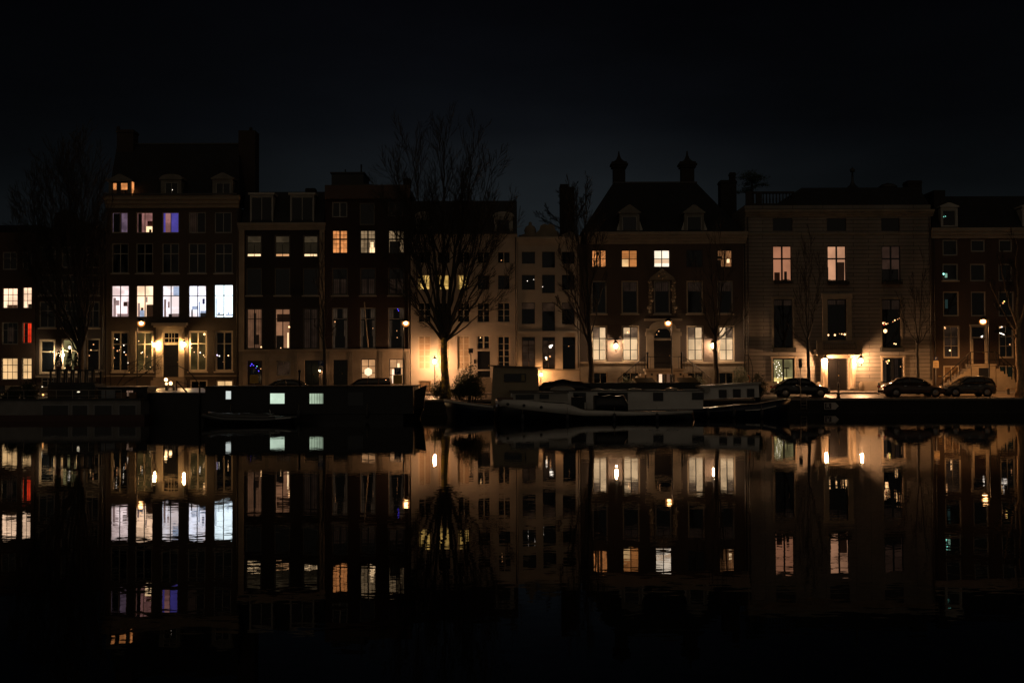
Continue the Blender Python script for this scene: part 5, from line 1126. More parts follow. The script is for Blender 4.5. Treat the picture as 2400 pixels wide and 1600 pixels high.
# ================================================================== CARS
TYRE = mat('tyre_rubber', (.012, .012, .012), .8); RIM = mat('alloy_rim', (.35, .34, .33), .3, metal=.9)
CGL = mat('car_glass', (.006, .007, .008), .04, spec=.7); CHR = mat('chrome', (.6, .6, .6), .15, metal=1)
HEADL = mat('headlight_lens', (.55, .55, .52), .12); TAILL = mat('taillight_lens', (.25, .01, .008), .15)
def car(label, x, y, paint, face=1, kind='sedan', Lc=4.5, W=1.78, H=1.45):
    z = gz(y - W / 2) + .01
    t = thing('parked_car', label, 'car', (x, y, z), 'cars parked along the quay')
    s = face
    if kind == 'sedan': body = [(-.5, .52, .80), (-.485, .66, .88), (-.42, .93, .96), (-.30, .98, 1), (-.1, .93, 1), (.1, .91, 1), (.22, .90, 1), (.34, .82, .97), (.44, .72, .92), (.485, .60, .82), (.5, .45, .74)]; gh = [(-.37, .93, .05), (-.24, 1.34, 1), (-.12, H, 1), (.04, H - .01, 1), (.12, 1.34, 1), (.25, .92, .05)]
    elif kind == 'hatch': body = [(-.5, .55, .84), (-.49, .85, .90), (-.46, .98, .96), (-.30, 1.0, 1), (-.1, .96, 1), (.1, .94, 1), (.22, .93, 1), (.34, .86, .97), (.44, .76, .92), (.485, .62, .82), (.5, .45, .74)]; gh = [(-.47, .99, .05), (-.42, 1.34, 1), (-.28, H, 1), (.0, H, 1), (.09, 1.38, 1), (.24, .94, .05)]
    else: body = [(-.5, .55, .86), (-.495, .95, .93), (-.46, 1.02, .98), (-.30, 1.04, 1), (-.1, 1.02, 1), (.1, 1.0, 1), (.22, .99, 1), (.34, .93, .97), (.44, .84, .92), (.485, .68, .84), (.5, .5, .78)]; gh = [(-.485, 1.03, .05), (-.46, 1.52, 1), (-.3, H, 1), (.02, H, 1), (.1, H - .1, 1), (.24, 1.0, .05)]
    rings = []
    for fx, zt, wf in body:
        w = W / 2 * wf; xx = x + s * fx * Lc; zb = .22 if abs(fx) < .49 else .30
        rings.append([(xx, y - w * .90, z + zb), (xx, y - w, z + zb + .18), (xx, y - w * 1.0, z + zt * .72), (xx, y - w * .93, z + zt - .03), (xx, y - w * .80, z + zt + .005), (xx, y, z + zt + .03), (xx, y + w * .80, z + zt + .005), (xx, y + w * .93, z + zt - .03), (xx, y + w, z + zt * .72), (xx, y + w, z + zb + .18), (xx, y + w * .90, z + zb)])
    MB().loft(rings).build('body', paint, t)
    rg_ = []; rf = []
    for fx, zt, k in gh:
        xx = x + s * fx * Lc; w0 = W / 2 * .91; w1 = W / 2 * (.70 if k == 1 else .86); zb = 0.90
        rg_.append([(xx, y - w0, z + zb), (xx, y - w1, z + zt - .04), (xx, y - w1 * .8, z + zt), (xx, y, z + zt + .015), (xx, y + w1 * .8, z + zt), (xx, y + w1, z + zt - .04), (xx, y + w0, z + zb)])
        if k == 1: rf.append([(xx, y - w1 - .012, z + zt - .045), (xx, y - w1 * .8, z + zt + .012), (xx, y, z + zt + .03), (xx, y + w1 * .8, z + zt + .012), (xx, y + w1 + .012, z + zt - .045), (xx, y + w1 * .7, z + zt - .02), (xx, y - w1 * .7, z + zt - .02)])
    MB().loft(rg_).build('windows', CGL, t)
    MB().loft(rf).build('roof', paint, t)
    b = MB()
    for sy in (-1, 1):
        w0 = W / 2 * .915 * sy; w1 = (W / 2 * .70 + .012) * sy
        for (fa, za_, fb, zb_) in ((gh[0][0], .93, gh[1][0], gh[1][1] - .03), (gh[-1][0], .92, gh[-2][0], gh[-2][1] - .03), (-.07, .93, -.08, H - .05), ((gh[1][0] - .02 if kind == 'sedan' else -.26), .95, (gh[2][0] if kind == 'sedan' else -.28), H - .05)):
            b.bar((x + s * fa * Lc, y + w0, z + za_), (x + s * fb * Lc, y + w1, z + zb_), .03)
    b.build('pillar', paint, t)
    for fx in (-.305, .315):
        for sy in (-1, 1):
            cx_ = x + s * fx * Lc; cy = y + sy * (W / 2 - .20)
            wl = MB().lathe((cx_, cy - (.0 if sy > 0 else .22), z), [(.26, .0), (.315, .02), (.32, .11), (.315, .2), (.26, .22)], 20, axis='y')
            for i, p in enumerate(wl.v): wl.v[i] = (p[0], p[1], p[2] + .32)
            w_ = wl.build('wheel', TYRE, t)
            yo = cy - .235 if sy < 0 else cy + .222
            r_ = MB().lathe((cx_, yo, z + .32), [(.08, 0), (.22, .004), (.22, .014)] if sy < 0 else [(.22, 0), (.22, .006), (.08, .012)], 16, axis='y')
            for k in range(5): a = k * 1.2566; r_.bar((cx_, yo - .004 * (1 if sy < 0 else -3.5), z + .32), (cx_ + .2 * math.cos(a), yo - .004 * (1 if sy < 0 else -3.5), z + .32 + .2 * math.sin(a)), .022)
            r_.build('rim', RIM, w_)
            MB().lathe((cx_, y + sy * (W / 2) - (.004 if sy > 0 else .010), z + .34), [(.37, 0), (.37, .012)], 20, axis='y').build('wheel_arch', TYRE, t)
    for sy in (-1, 1):
        MB().box(x + s * .46 * Lc, x + s * .492 * Lc, y + sy * W * .30, y + sy * W * .42, z + .60, z + .70).build('headlight', HEADL, t)
        MB().box(x - s * .468 * Lc, x - s * .503 * Lc, y + sy * W * .30, y + sy * W * .43, z + .70, z + .84).build('taillight', TAILL, t)
        MB().ball((x + s * .19 * Lc, y + sy * (W / 2 + .07), z + .98), .09, 8, 1, .75).build('mirror', paint, t)
        b = MB()
        for fx in (-.16, .06): b.box(x + s * fx * Lc - .08, x + s * fx * Lc + .08, y + sy * (W / 2 + .004), y + sy * (W / 2 + .022), z + .80, z + .83)
        b.build('door_handle', CHR, t)
    MB().box(x + s * .497 * Lc, x + s * .505 * Lc, y - .26, y + .26, z + .42, z + .53).build('number_plate', mat('plate', (.5, .38, .05), .5), t)
    return t
PB = mat('car_paint_black', (.010, .010, .011), .12, spec=.7); PBL = mat('car_paint_dark_blue', (.010, .012, .020), .14, spec=.7); PG = mat('car_paint_grey', (.16, .15, .13), .22, metal=.5); PM = mat('car_paint_maroon', (.05, .030, .026), .22, metal=.3, spec=.7)
car('black saloon car parked in front of the window with the Christmas lights', PX(1878, 920, 93), 93.4, PB, 1, 'sedan', 4.15, H=1.42)
car('dark saloon car at the right end of the stone mansion, facing a hatchback', PX(2140, 920, 93), 93.3, PM, 1, 'sedan', 4.65)
car('black hatchback parked below the high stoop, its roof shining orange', PX(2272, 920, 93), 93.4, mat('car_paint_mid_grey', (.045, .045, .045), .22), -1, 'hatch', 3.75, H=1.5)
car('grey saloon car behind the dark houseboat, left of the dark double door', PX(683, 905, 93.5), 93.9, PG, 1, 'sedan', 4.7)
car('dark estate car behind the houseboat, in front of the orange lit office windows', PX(852, 905, 93.5), 93.9, PM, -1, 'van', 4.2, H=1.5)

# ================================================================== SIGNS, BOLLARDS, BENCH, BICYCLES
SBLUE = mat('sign_blue', (.010, .03, .12), .4); SWH = mat('sign_white', (.6, .58, .54), .5); SYEL = mat('sign_amber', (.55, .33, .06), .5); POST = mat('galvanised_post', (.22, .20, .18), .5, metal=.4)
def text(s, x, y, z, size, m_, parent, name='lettering', sx=1):
    cu = bpy.data.curves.new(name, 'FONT'); cu.body = s; cu.size = size; cu.extrude = .004; cu.align_x = 'CENTER'; cu.align_y = 'CENTER'
    o = bpy.data.objects.new(name, cu); dg = bpy.context.evaluated_depsgraph_get
    C.objects.link(o); bpy.context.view_layer.update()
    me = bpy.data.meshes.new_from_object(o.evaluated_get(dg())); bpy.data.objects.remove(o)
    me.transform(Matrix.Rotation(math.pi / 2, 4, 'X') @ Matrix.Scale(sx, 4, (1, 0, 0))); me.materials.clear(); me.materials.append(m_)
    q = bpy.data.objects.new(name, me); C.objects.link(q); q.parent = parent; g_ = gloc(parent); q.location = (x - g_.x, y - g_.y, z - g_.z)
    return q
def p_sign(u, v, Y, vb, label, board=None, s=.42, base=None):
    c = P(u, v, Y); z0 = base if base is not None else gz(Y)
    t = thing('parking_sign', label, 'sign', (c.x, Y, z0), 'parking signs')
    MB().tube([(c.x, Y + .03, z0), (c.x, Y + .03, c.z + s / 2)], .028, 8).build('post', POST, t)
    MB().box(c.x - s / 2, c.x + s / 2, Y - .015, Y, c.z - s / 2, c.z + s / 2).build('sign_plate', SBLUE, t)
    text('P', c.x, Y - .02, c.z, s * .95, SWH, t)
    if board:
        w_, h_, bc = board; zt = c.z - s / 2 - .03
        bo = MB().prism([(c.x - w_ / 2, zt - h_), (c.x + w_ / 2, zt - h_), (c.x + w_ / 2, zt - .06), (c.x + w_ / 2 - .08, zt), (c.x - w_ / 2 + .08, zt), (c.x - w_ / 2, zt - .06)], Y - .015, Y)
        bo = bo.build('info_board', bc, t)
        k = MB(); 
        for i in range(3): k.box(c.x - w_ * .3, c.x + w_ * .3, Y - .018, Y - .0155, zt - h_ * (.3 + .2 * i) - .02, zt - h_ * (.3 + .2 * i))
        k.build('print', mat('print_brown', (.10, .05, .02), .6), bo)
    return t
p_sign(595.5, 870, QY + .6, 905, 'blue P sign with an amber board before the leftmost shop window', (.62, .62, SYEL))
p_sign(932, 869.5, QY + .6, 905, 'blue P sign with an amber board before the orange lit office window', (.66, .62, SYEL), .5)
p_sign(752, 851, QY + .8, 905, 'small P sign half hidden by the slender tree', (.30, .30, SWH), .40)
p_sign(2193.5, 840, 96.3, 906, 'P sign with a pale board on a post between mansion and brick house', (.42, .56, mat('sign_cream', (.62, .46, .25), .5)), .24)
c = P(1875.5, 851, 92.2); t = thing('traffic_sign', 'back of a dark rectangular sign on a thin post left of the thin tree', 'sign', (c.x, 92.2, gz(92.2)))
MB().tube([(c.x, 92.2, gz(92.2)), (c.x, 92.2, c.z + .3)], .028, 8).build('post', POST, t)
MB().box(c.x - .13, c.x + .13, 92.15, 92.168, c.z - .34, c.z + .34).build('sign_plate', mat('sign_back', (.02, .02, .02), .5), t)
c = P(1103.5, 823, 92.0); t = thing('signal_box', 'square black box on a pole in front of the cream stucco house', 'sign', (c.x, 92.0, gz(92)))
MB().tube([(c.x, 92.0, gz(92)), (c.x, 92.0, c.z - .2)], .03, 8).build('post', IRON, t)
k = MB().box(c.x - .17, c.x + .17, 91.9, 92.1, c.z - .13, c.z + .17).box(c.x - .20, c.x + .2, 91.87, 92.13, c.z + .171, c.z + .21); k.box(c.x - .10, c.x - .03, 91.92, 92.0, c.z - .24, c.z - .131); k.build('lamp_box', BLACKP, t)
# moorage sign on the quay wall
c = P(1949, 951, QY - .3); t = thing('mooring_sign', 'pale arrow shaped sign with the letter R hanging on the quay wall', 'sign', (c.x, QY - .3, c.z))
w_ = 1.05; h_ = .5
MB().prism([(c.x - w_ / 2, c.z - h_ / 2), (c.x + w_ / 2 - .25, c.z - h_ / 2), (c.x + w_ / 2, c.z), (c.x + w_ / 2 - .25, c.z + h_ / 2), (c.x - w_ / 2, c.z + h_ / 2)], QY - .32, QY - .30).build('sign_plate', mat('sign_pale', (.55, .50, .46), .5), t)
MB().box(c.x - w_ / 2 + .04, c.x - .02, QY - .33, QY - .3205, c.z - h_ / 2 + .04, c.z + h_ / 2 - .04).build('letter_panel', mat('sign_dark', (.05, .03, .035), .5), t)
text('R', c.x - w_ * .25, QY - .335, c.z, .42, SWH, t)
MB().bar((c.x - .3, QY - .3, c.z), (c.x - .3, QY - .04, c.z), .02).bar((c.x + .25, QY - .3, c.z), (c.x + .25, QY - .04, c.z), .02).build('bracket', IRON, t)
# bollards
def bollard(u, Y, label):
    x = PX(u, 920, Y); z = gz(Y); t = thing('bollard', label, 'bollard', (x, Y, z), 'street bollards')
    MB().lathe((x, Y, z), [(.12, 0), (.12, .12), (.09, .16), (.075, .62), (.10, .66), (.10, .70), (.07, .74), (.085, .82), (.03, .93)], 12).build('post', mat('bollard_iron', (.015, .012, .011), .45), t)
    b = MB()
    for k in range(3): b.lathe((x, Y - .079 , z + .36 + k * .07), [(.012, -.008), (.012, .008)], 6)
    b.build('emblem', mat('sign_white', (.6, .58, .54), .5), t)
    return t
bollard(1965.5, 96.4, 'black bollard on the road in front of the middle of the lit double door')
bollard(2060, 96.4, 'bollard in front of the right plinth of the stone mansion')
bollard(2330, 96.3, 'bollard under the right side of the high stoop')
bollard(1108, 96.4, 'bollard before the black door of the cream stucco house')
x, Y = PX(1965, 935, QY + .3), QY + .25
t = thing('mooring_bollard', 'squat black mooring bollard on the quay edge below the lit double door', 'bollard', (x, Y, 1.03))
MB().lathe((x, Y, 1.03), [(.16, 0), (.12, .08), (.10, .25), (.17, .3), (.17, .38), (.06, .42)], 14).build('post', IRON, t)
# white ladder rail beside the left car
x = PX(1876, 930, QY); t = thing('ladder', 'pale tubular boarding rail at the quay edge in front of the black saloon', 'rail', (x, QY, .5))
b = MB()
b.tube([(x, QY - .12, .2), (x, QY - .12, 1.75), (x - .08, QY - .1, 1.95), (x - .3, QY + .1, 2.0)], .03, 8); b.tube([(x + .42, QY - .12, .2), (x + .42, QY - .12, 1.2), (x + .42, QY + .1, 1.3)], .025, 8)
for k in range(4): b.bar((x, QY - .12, .3 + k * .25), (x + .42, QY - .12, .3 + k * .25), .018, 6)
b.build('rungs', mat('pale_tube', (.35, .32, .28), .4, metal=.3), t)
# bench
x, Y = PX(2376, 905, 95.5), 95.5; z = gz(Y); t = thing('park_bench', 'small wooden bench at the foot of the thick tree at the right edge', 'bench', (x, Y, z))
MB().box(x - .55, x + .55, Y - .2, Y + .2, z + .42, z + .47).build('seat', mat('bench_wood', (.18, .10, .05), .6), t)
for dx in (-.42, .42): MB().box(x + dx - .03, x + dx + .03, Y - .17, Y + .17, z, z + .419).build('leg', IRON, t)
# bicycles
def bicycle(x, y, z, ang, label, col):
    t = thing('bicycle', label, 'bicycle', (x, y, z), 'bicycles parked on the quay')
    def T(px, pz, off=0): return (x + px * math.cos(ang) - off * math.sin(ang), y + px * math.sin(ang) + off * math.cos(ang), z + pz)
    def ring(cx_, r, rr, nm):
        b = MB(); pts = [T(cx_ + r * math.cos(a * math.pi / 10), .34 + r * math.sin(a * math.pi / 10)) for a in range(21)]; b.tube(pts, rr, 5, caps=False)
        return b
    for cx_ in (-.52, .52):
        w_ = ring(cx_, .33, .02, 'wheel').build('wheel', TYRE, t)
        s_ = MB()
        for a in range(10): s_.bar(T(cx_, .34), T(cx_ + .32 * math.cos(a * .628), .34 + .32 * math.sin(a * .628)), .003, 3)
        s_.build('spokes', RIM, w_)
    b = MB()
    for p, q in (((-.52, .34), (-.05, .28)), ((-.05, .28), (-.2, .82)), ((-.2, .80), (-.52, .34)), ((-.05, .28), (.36, .72)), ((-.17, .62), (.34, .80)), ((.52, .34), (.33, .92))): b.bar(T(*p), T(*q), .018, 6)
    b.build('frame', col, t)
    MB().tube([T(.33, .92), T(.31, 1.04)], .016, 6).tube([T(.16, 1.08, .26), T(.28, 1.05, .2), T(.31, 1.04), T(.28, 1.05, -.2), T(.16, 1.08, -.26)], .014, 6).build('handlebar', CHR, t)
    MB().tube([T(-.34, .92), T(-.2, .94), T(-.08, .93)], [.08, .06, .02], 8).bar(T(-.2, .82), T(-.2, .93), .014, 6).build('saddle', BLACKP, t)
    MB().tube([T(-.55 - .36 * math.cos(a), .34 + .38 * math.sin(a)) for a in (.2, .7, 1.2, 1.7, 2.2)], .02, 4).build('mudguard', col, t)
    b = MB().bar(T(-.05, .28, -.1), T(.08, .2, -.1), .012).bar(T(-.05, .28, .1), T(-.16, .36, .1), .012).bar(T(-.05, .28, -.1), T(-.05, .28, .1), .014); b.build('pedals', IRON, t)
    return t
BRC = mat('bicycle_dark', (.02, .018, .016), .4); BRC2 = mat('bicycle_tan', (.12, .07, .04), .4)
bicycle(PX(979, 935, QY + .8), QY + .8, gz(QY + .8), .1, 'black bicycle before the cellar window of the cream stucco house', BRC)
bicycle(PX(1008, 935, QY + 1.3), QY + 1.4, gz(QY + 1.4), -.25, 'brown bicycle parked left of the foot of the big tree', BRC2)
bicycle(PX(1530, 905, 96), 96.2, gz(96.2), .15, 'bicycle leaning beside the low door under the double stairway', BRC)

# ================================================================== BOATS
def hull_rings(xs, ys, beam, sheer, stem=0.0, zk=-.5, nst=22, bowl=1.6, sternp=3.5, flare=.9, both=False):
    """xs=(x_stern,x_bow) ; sheer = list of (t,z)"""
    def zs(t):
        for (a, za), (b_, zb) in zip(sheer, sheer[1:]):
            if a <= t <= b_:
                f = (t - a) / (b_ - a); f = f * f * (3 - 2 * f); return za + (zb - za) * f
        return sheer[-1][1]
    out = []
    for i in range(nst + 1):
        t = i / nst
        hb = beam / 2 * (1 - abs(2 * t - 1) ** 1 * 0)
        if t > .5: hb = beam / 2 * (1 - ((t - .5) / .5) ** (2.2 * bowl)) ** .75
        else: hb = beam / 2 * (1 - ((.5 - t) / .5) ** (2.2 * (sternp))) ** .6
        hb = max(hb, .03); z = zs(t); rake = stem * (1 if t > .5 else -1) * (abs(2 * t - 1) ** 8)
        x = xs[0] + (xs[1] - xs[0]) * t
        out.append((t, x, hb, z, rake))
    return out
def boat_hull(root, st, y, m_, zk=-.45, name='hull', flare=.86):
    rings = []
    for t, x, hb, z, rk in st:
        r = []
        for sx in (-1, 1):
            pts = [(x + rk, y + sx * hb, z), (x + rk * .5, y + sx * hb * .98, z * .5 + .02), (x, y + sx * hb * flare, 0.02), (x - rk * .6, y + sx * hb * .6, zk)]
            r += pts if sx < 0 else pts[::-1]
        rings.append(r)
    return MB().loft(rings).build(name, m_, root)
def strake(root, st, y, m_, h0, h1, name='strake', out=.03, t0=0, t1=1, sides=(-1, 1), hf=None):
    b = MB()
    for sx in sides:
        rr = []
        for t, x, hb, z, rk in st:
            if not (t0 - 1e-6 <= t <= t1 + 1e-6): continue
            a0, a1 = (hf(t) if hf else (h0, h1))
            yy = y + sx * (hb + out)
            rr.append([(x + rk * 1.02, yy, z - a1), (x + rk * 1.02, yy, z - a0), (x + rk, y + sx * max(.0, hb - .05), z - a0 ), (x + rk, y + sx * max(0., hb - .05), z - a1)])
        b.loft(rr)
    return b.build(name, m_, root)
HULLK = mat('hull_black', (.006, .006, .007), .25, spec=.6); HULLB = mat('hull_navy', (.008, .013, .030), .3, spec=.5); BWHITE = mat('boat_white', (.66, .64, .60), .35, noise=.08); BWH2 = mat('boat_offwhite', (.34, .32, .28), .4, noise=.1)
BCREAM = mat('boat_cream', (.30, .24, .15), .5, noise=.08); DECK = mat('dark_deck', (.02, .02, .02), .7); TARP = mat('black_tarpaulin', (.012, .012, .013), .4, bump=.02, bscale=3); BRASS = mat('brass', (.6, .42, .16), .3, metal=1)
DOMEM = mat('skylight_dome', (.40, .38, .33), .16, spec=.7)
# long barge D (behind)
YB = 83.6
xa, xb = PX(1049, 940, YB), PX(1845, 940, YB)
B1 = thing('canal_barge', 'long navy barge with a cream wheelhouse, domed skylights and a white cabin at its bow', 'boat', ((xa + xb) / 2, YB, 0), 'boats moored at the quay')
st = hull_rings((xa, xb), YB, 4.4, [(0, 1.25), (.08, .95), (.2, .66), (.5, .52), (.75, .58), (.9, .82), (1, 1.22)], stem=.25, bowl=1.3, sternp=1.2)
boat_hull(B1, st, YB, HULLB)
for sd in ((-1,), (1,)):
    strake(B1, st, YB, BWHITE, .02, .17, 'stern_strake', t0=0, t1=.16, sides=sd); strake(B1, st, YB, BWHITE, .30, .36, 'rubbing_strake', t0=.84, t1=.97, sides=sd); strake(B1, st, YB, HULLB, .0, .1, 'gunwale', .05, .15, .85, sides=sd)
MB().loft([[(x + rk, YB - hb + .04, z - .05), (x + rk, YB + hb - .04, z - .05), (x + rk, YB + hb - .04, z - .1), (x + rk, YB - hb + .04, z - .1)] for t, x, hb, z, rk in st]).build('deck', DECK, B1)
yf = YB - 1.75
def cabin(root, r, Yf, depth, m_, name='cabin', slope=0, roofm=None, over=.1, rh=.06):
    x0, x1, z0, z1 = rectw(r, Yf)
    o = MB().loft([[(x0, Yf, z0), (x1, Yf, z0), (x1, Yf + depth, z0), (x0, Yf + depth, z0)], [(x0 + slope, Yf + slope, z1), (x1 - slope, Yf + slope, z1), (x1 - slope, Yf + depth - slope, z1), (x0 + slope, Yf + depth - slope, z1)]], smooth=False).build(name, m_, root)
    if roofm: MB().box(x0 + slope - over, x1 - slope + over, Yf + slope - over, Yf + depth - slope + over, z1 + .002, z1 + rh).build('cabin_roof', roofm, root)
    return o
def porthole(root, u, v, Y, r, m_=GL_DARK, name='porthole', rim=BRASS):
    c = P(u, v, Y); p = MB().lathe((c.x, Y - .012, c.z), [(r, 0), (r, .011)], 16, axis='y').build(name, m_, root)
    pts = [(c.x + r * math.cos(a * math.pi / 8), Y - .012, c.z + r * math.sin(a * math.pi / 8)) for a in range(17)]
    MB().tube(pts, r * .14, 4, caps=False).build('rim', rim, p); return p
def bwin(root, r, Y, glass=GL_DARK, fm=BLACKP, fw=.04, name='window'):
    x0, x1, z0, z1 = rectw(r, Y)
    f = MB().box(x0 - fw, x0, Y - .03, Y - .001, z0, z1).box(x1, x1 + fw, Y - .03, Y - .001, z0, z1).box(x0 - fw, x1 + fw, Y - .03, Y - .001, z1, z1 + fw).box(x0 - fw, x1 + fw, Y - .03, Y - .001, z0 - fw, z0).build(name, fm, root)
    MB().quad((x0, Y - .012, z0), (x1, Y - .012, z0), (x1, Y - .012, z1), (x0, Y - .012, z1)).build('pane', glass, f); return f
# long white coaming with windows, roof edge dark
x0, x1, z0, z1 = rectw((1197, 917.5, 1648, 945), yf)
MB().box(x0, x1, yf, yf + 3.5, .3, z1).build('coaming', BWHITE, B1)
MB().box(x0 - .1, x1 + .1, yf - .08, yf + 3.6, z1 + .002, z1 + .07).build('coaming_roof', mat('roof_paint_dark', (.05, .045, .04), .22), B1)
for r in ((1345, 921, 1372, 941), (1402, 921, 1470, 941), (1532, 921, 1553, 938), (1623, 921, 1648, 935), (1262, 922, 1278, 932)): bwin(B1, r, yf, GL_DARK)
for (ua, ub, vt) in ((1288, 1348, 904), (1384, 1417, 910), (1472, 1505, 910), (1557, 1590, 907.5)):
    xx0, xx1 = PX(ua, 915, yf + .9), PX(ub, 915, yf + .9); cx_ = (xx0 + xx1) / 2; zt = PZ((ua + ub) / 2, vt, yf + .9); z_ = z1 + .072; hw_ = (xx1 - xx0) / 2
    pr = [(hw_ * math.cos(a * math.pi / 16), max(.12, zt - z_) * math.sin(a * math.pi / 16)) for a in range(9)]; pr[-1] = (.01, pr[-1][1])
    MB().lathe((cx_, yf + .9, z_), pr, 20).build('skylight_dome', DOMEM, B1)
for (ua, ub) in ((1425, 1468), (1510, 1548), (1600, 1640)):
    xx0, xx1 = PX(ua, 916, yf + .3), PX(ub, 916, yf + .3)
    MB().box(xx0, xx1, yf + .15, yf + .75, z1 + .072, z1 + .11).build('hatch_cover', mat('metal_hatch', (.4, .38, .35), .2, metal=.6), B1)
# rear dark deckhouse with tilted hatches
x0, x1, z0, z1b = rectw((1340, 897, 1652, 917), YB + .9)
MB().loft([[(x0, YB + .9, z1 + .07), (x1, YB + .9, z1 + .07), (x1, YB + 2.1, z1 + .07), (x0, YB + 2.1, z1 + .07)], [(x0 + .3, YB + 1.1, z1b), (x1 - .3, YB + 1.1, z1b), (x1 - .3, YB + 2.0, z1b), (x0 + .3, YB + 2.0, z1b)]], smooth=False).build('deckhouse', DECK, B1)
for (ua, ub) in ((1487, 1538), (1588, 1638)):
    q0, q1 = PX(ua, 897, YB + 1.2), PX(ub, 897, YB + 1.2)
    f = MB().add([(q0 + .12, YB + 1.0, z1b + .02), (q1, YB + 1.0, z1b + .02), (q1 - .2, YB + 1.75, z1b + .32), (q0, YB + 1.75, z1b + .32), (q0 + .12, YB + 1.04, z1b - .04), (q1, YB + 1.04, z1b - .04), (q1 - .2, YB + 1.79, z1b + .26), (q0, YB + 1.79, z1b + .26)], [(0, 1, 2, 3), (7, 6, 5, 4), (0, 4, 5, 1), (1, 5, 6, 2), (2, 6, 7, 3), (3, 7, 4, 0)]).build('hatch', mat('olive_hatch', (.16, .13, .08), .25), B1)
# tarpaulin heap behind wheelhouse
x0, x1 = PX(1262, 905, YB + 1), PX(1400, 905, YB + 1); zz = z1 + .05
rings = []
for i in range(13):
    f = i / 12; x = x0 + (x1 - x0) * f; h = .25 + .45 * math.sin(math.pi * min(1, f * 1.15)) ** .7 + .06 * math.sin(f * 19)
    if i == 12: h = .15
    rings.append([(x, YB + .5, zz), (x, YB + .6, zz + h * .6), (x, YB + 1.1, zz + h), (x, YB + 1.7, zz + h * .7), (x, YB + 1.9, zz)])
MB().loft(rings).build('tarpaulin', TARP, B1)
# wheelhouse
x0, x1, z0, z1w = rectw((1153, 858, 1265, 911), YB - .3)
MB().loft([[(x0 - .1, YB - .3, .5), (x1 + .02, YB - .3, .5), (x1 + .02, YB + 1.6, .5), (x0 - .1, YB + 1.6, .5)], [(x0 + .08, YB - .2, z1w), (x1 - .12, YB - .2, z1w - .12), (x1 - .12, YB + 1.5, z1w - .12), (x0 + .08, YB + 1.5, z1w)]], smooth=False).build('wheelhouse', BCREAM, B1)
MB().add([(x0 - .12, YB - .4, z1w + .01), (x1 + .12, YB - .4, z1w - .13), (x1 + .12, YB + 1.7, z1w - .13), (x0 - .12, YB + 1.7, z1w + .01), (x0 - .12, YB - .4, z1w + .08), (x1 + .12, YB - .4, z1w - .06), (x1 + .12, YB + 1.7, z1w - .06), (x0 - .12, YB + 1.7, z1w + .08)], [(0, 1, 2, 3), (7, 6, 5, 4), (0, 4, 5, 1), (1, 5, 6, 2), (2, 6, 7, 3), (3, 7, 4, 0)]).build('wheelhouse_roof', mat('brown_roof_paint', (.10, .07, .045), .4), B1)
wf = bwin(B1, (1183, 877, 1231, 893), YB - .275, GL_DARK)
xx0, xx1, a0_, a1_ = rectw((1222, 878, 1230, 892.5), YB - .30); MB().box(xx0, xx1, YB - .31, YB - .3035, a0_, a1_).build('curtain', mat('curtain_tan', (.25, .20, .10), .8), wf)
c = P(1267, 877, YB - .1)
# bow cabin
yc = YB - 1.55
p = [P(1646, 908, yc), P(1783, 899.5, yc)]; q = [P(1646, 936, yc), P(1783, 931, yc)]
MB().loft([[(p[0].x, yc, q[0].z), (p[0].x, yc + 3, q[0].z), (p[0].x + .05, yc + 2.9, p[0].z), (p[0].x + .05, yc + .08, p[0].z)], [(p[1].x, yc + .5, q[1].z), (p[1].x, yc + 2.5, q[1].z), (p[1].x - .03, yc + 2.4, p[1].z), (p[1].x - .03, yc + .58, p[1].z)]], smooth=False).build('bow_cabin', BWHITE, B1)
MB().loft([[(p[0].x - .1, yc - .05, p[0].z + .003), (p[0].x - .1, yc + 3.05, p[0].z + .003), (p[0].x - .1, yc + 3.0, p[0].z + .12), (p[0].x - .1, yc + .0, p[0].z + .12)], [(p[1].x + .12, yc + .42, p[1].z + .003), (p[1].x + .12, yc + 2.6, p[1].z + .003), (p[1].x + .12, yc + 2.5, p[1].z + .12), (p[1].x + .12, yc + .47, p[1].z + .12)]], smooth=False).build('cabin_roof', BWH2, B1)
for u0_, u1_, v0_, v1_, f in ((1686, 1702, 914, 931, .35), (1719, 1735, 912.5, 930, .6), (1752, 1767, 911.5, 929, .83)):
    yy = yc + .5 * f
    bwin(B1, (u0_, v0_, u1_, v1_), yy - .02, GL_DARK, mat('grey_rubber', (.04, .04, .04), .6), .03)
c = P(1656, 913, yc - .05); MB().lathe((c.x, yc - .06, c.z), [(.24, 0), (.24, .05)], 18, axis='y').build('vent_cowl', BWH2, B1)
c0, c1, c2 = P(1764, 898, YB - .6), P(1764, 862, YB - .6), P(1745, 832, YB - .6)
MB().tube([c0, c1, (c1 + c2) / 2 + Vector((.12, 0, .15)), c2 + Vector((.2, 0, .02)), c2], .025, 6).build('davit', IRON, B1)
c = P(1752, 889, YB - .7)
MB().tube([(c.x + .16 * math.sin(a), c.y, c.z + .3 * math.cos(a)) for a in (0, .8, 1.6, 2.4, 3.1, 3.9)], .04, 6).build('lifebuoy', mat('orange_plastic', (.5, .14, .03), .5), B1)
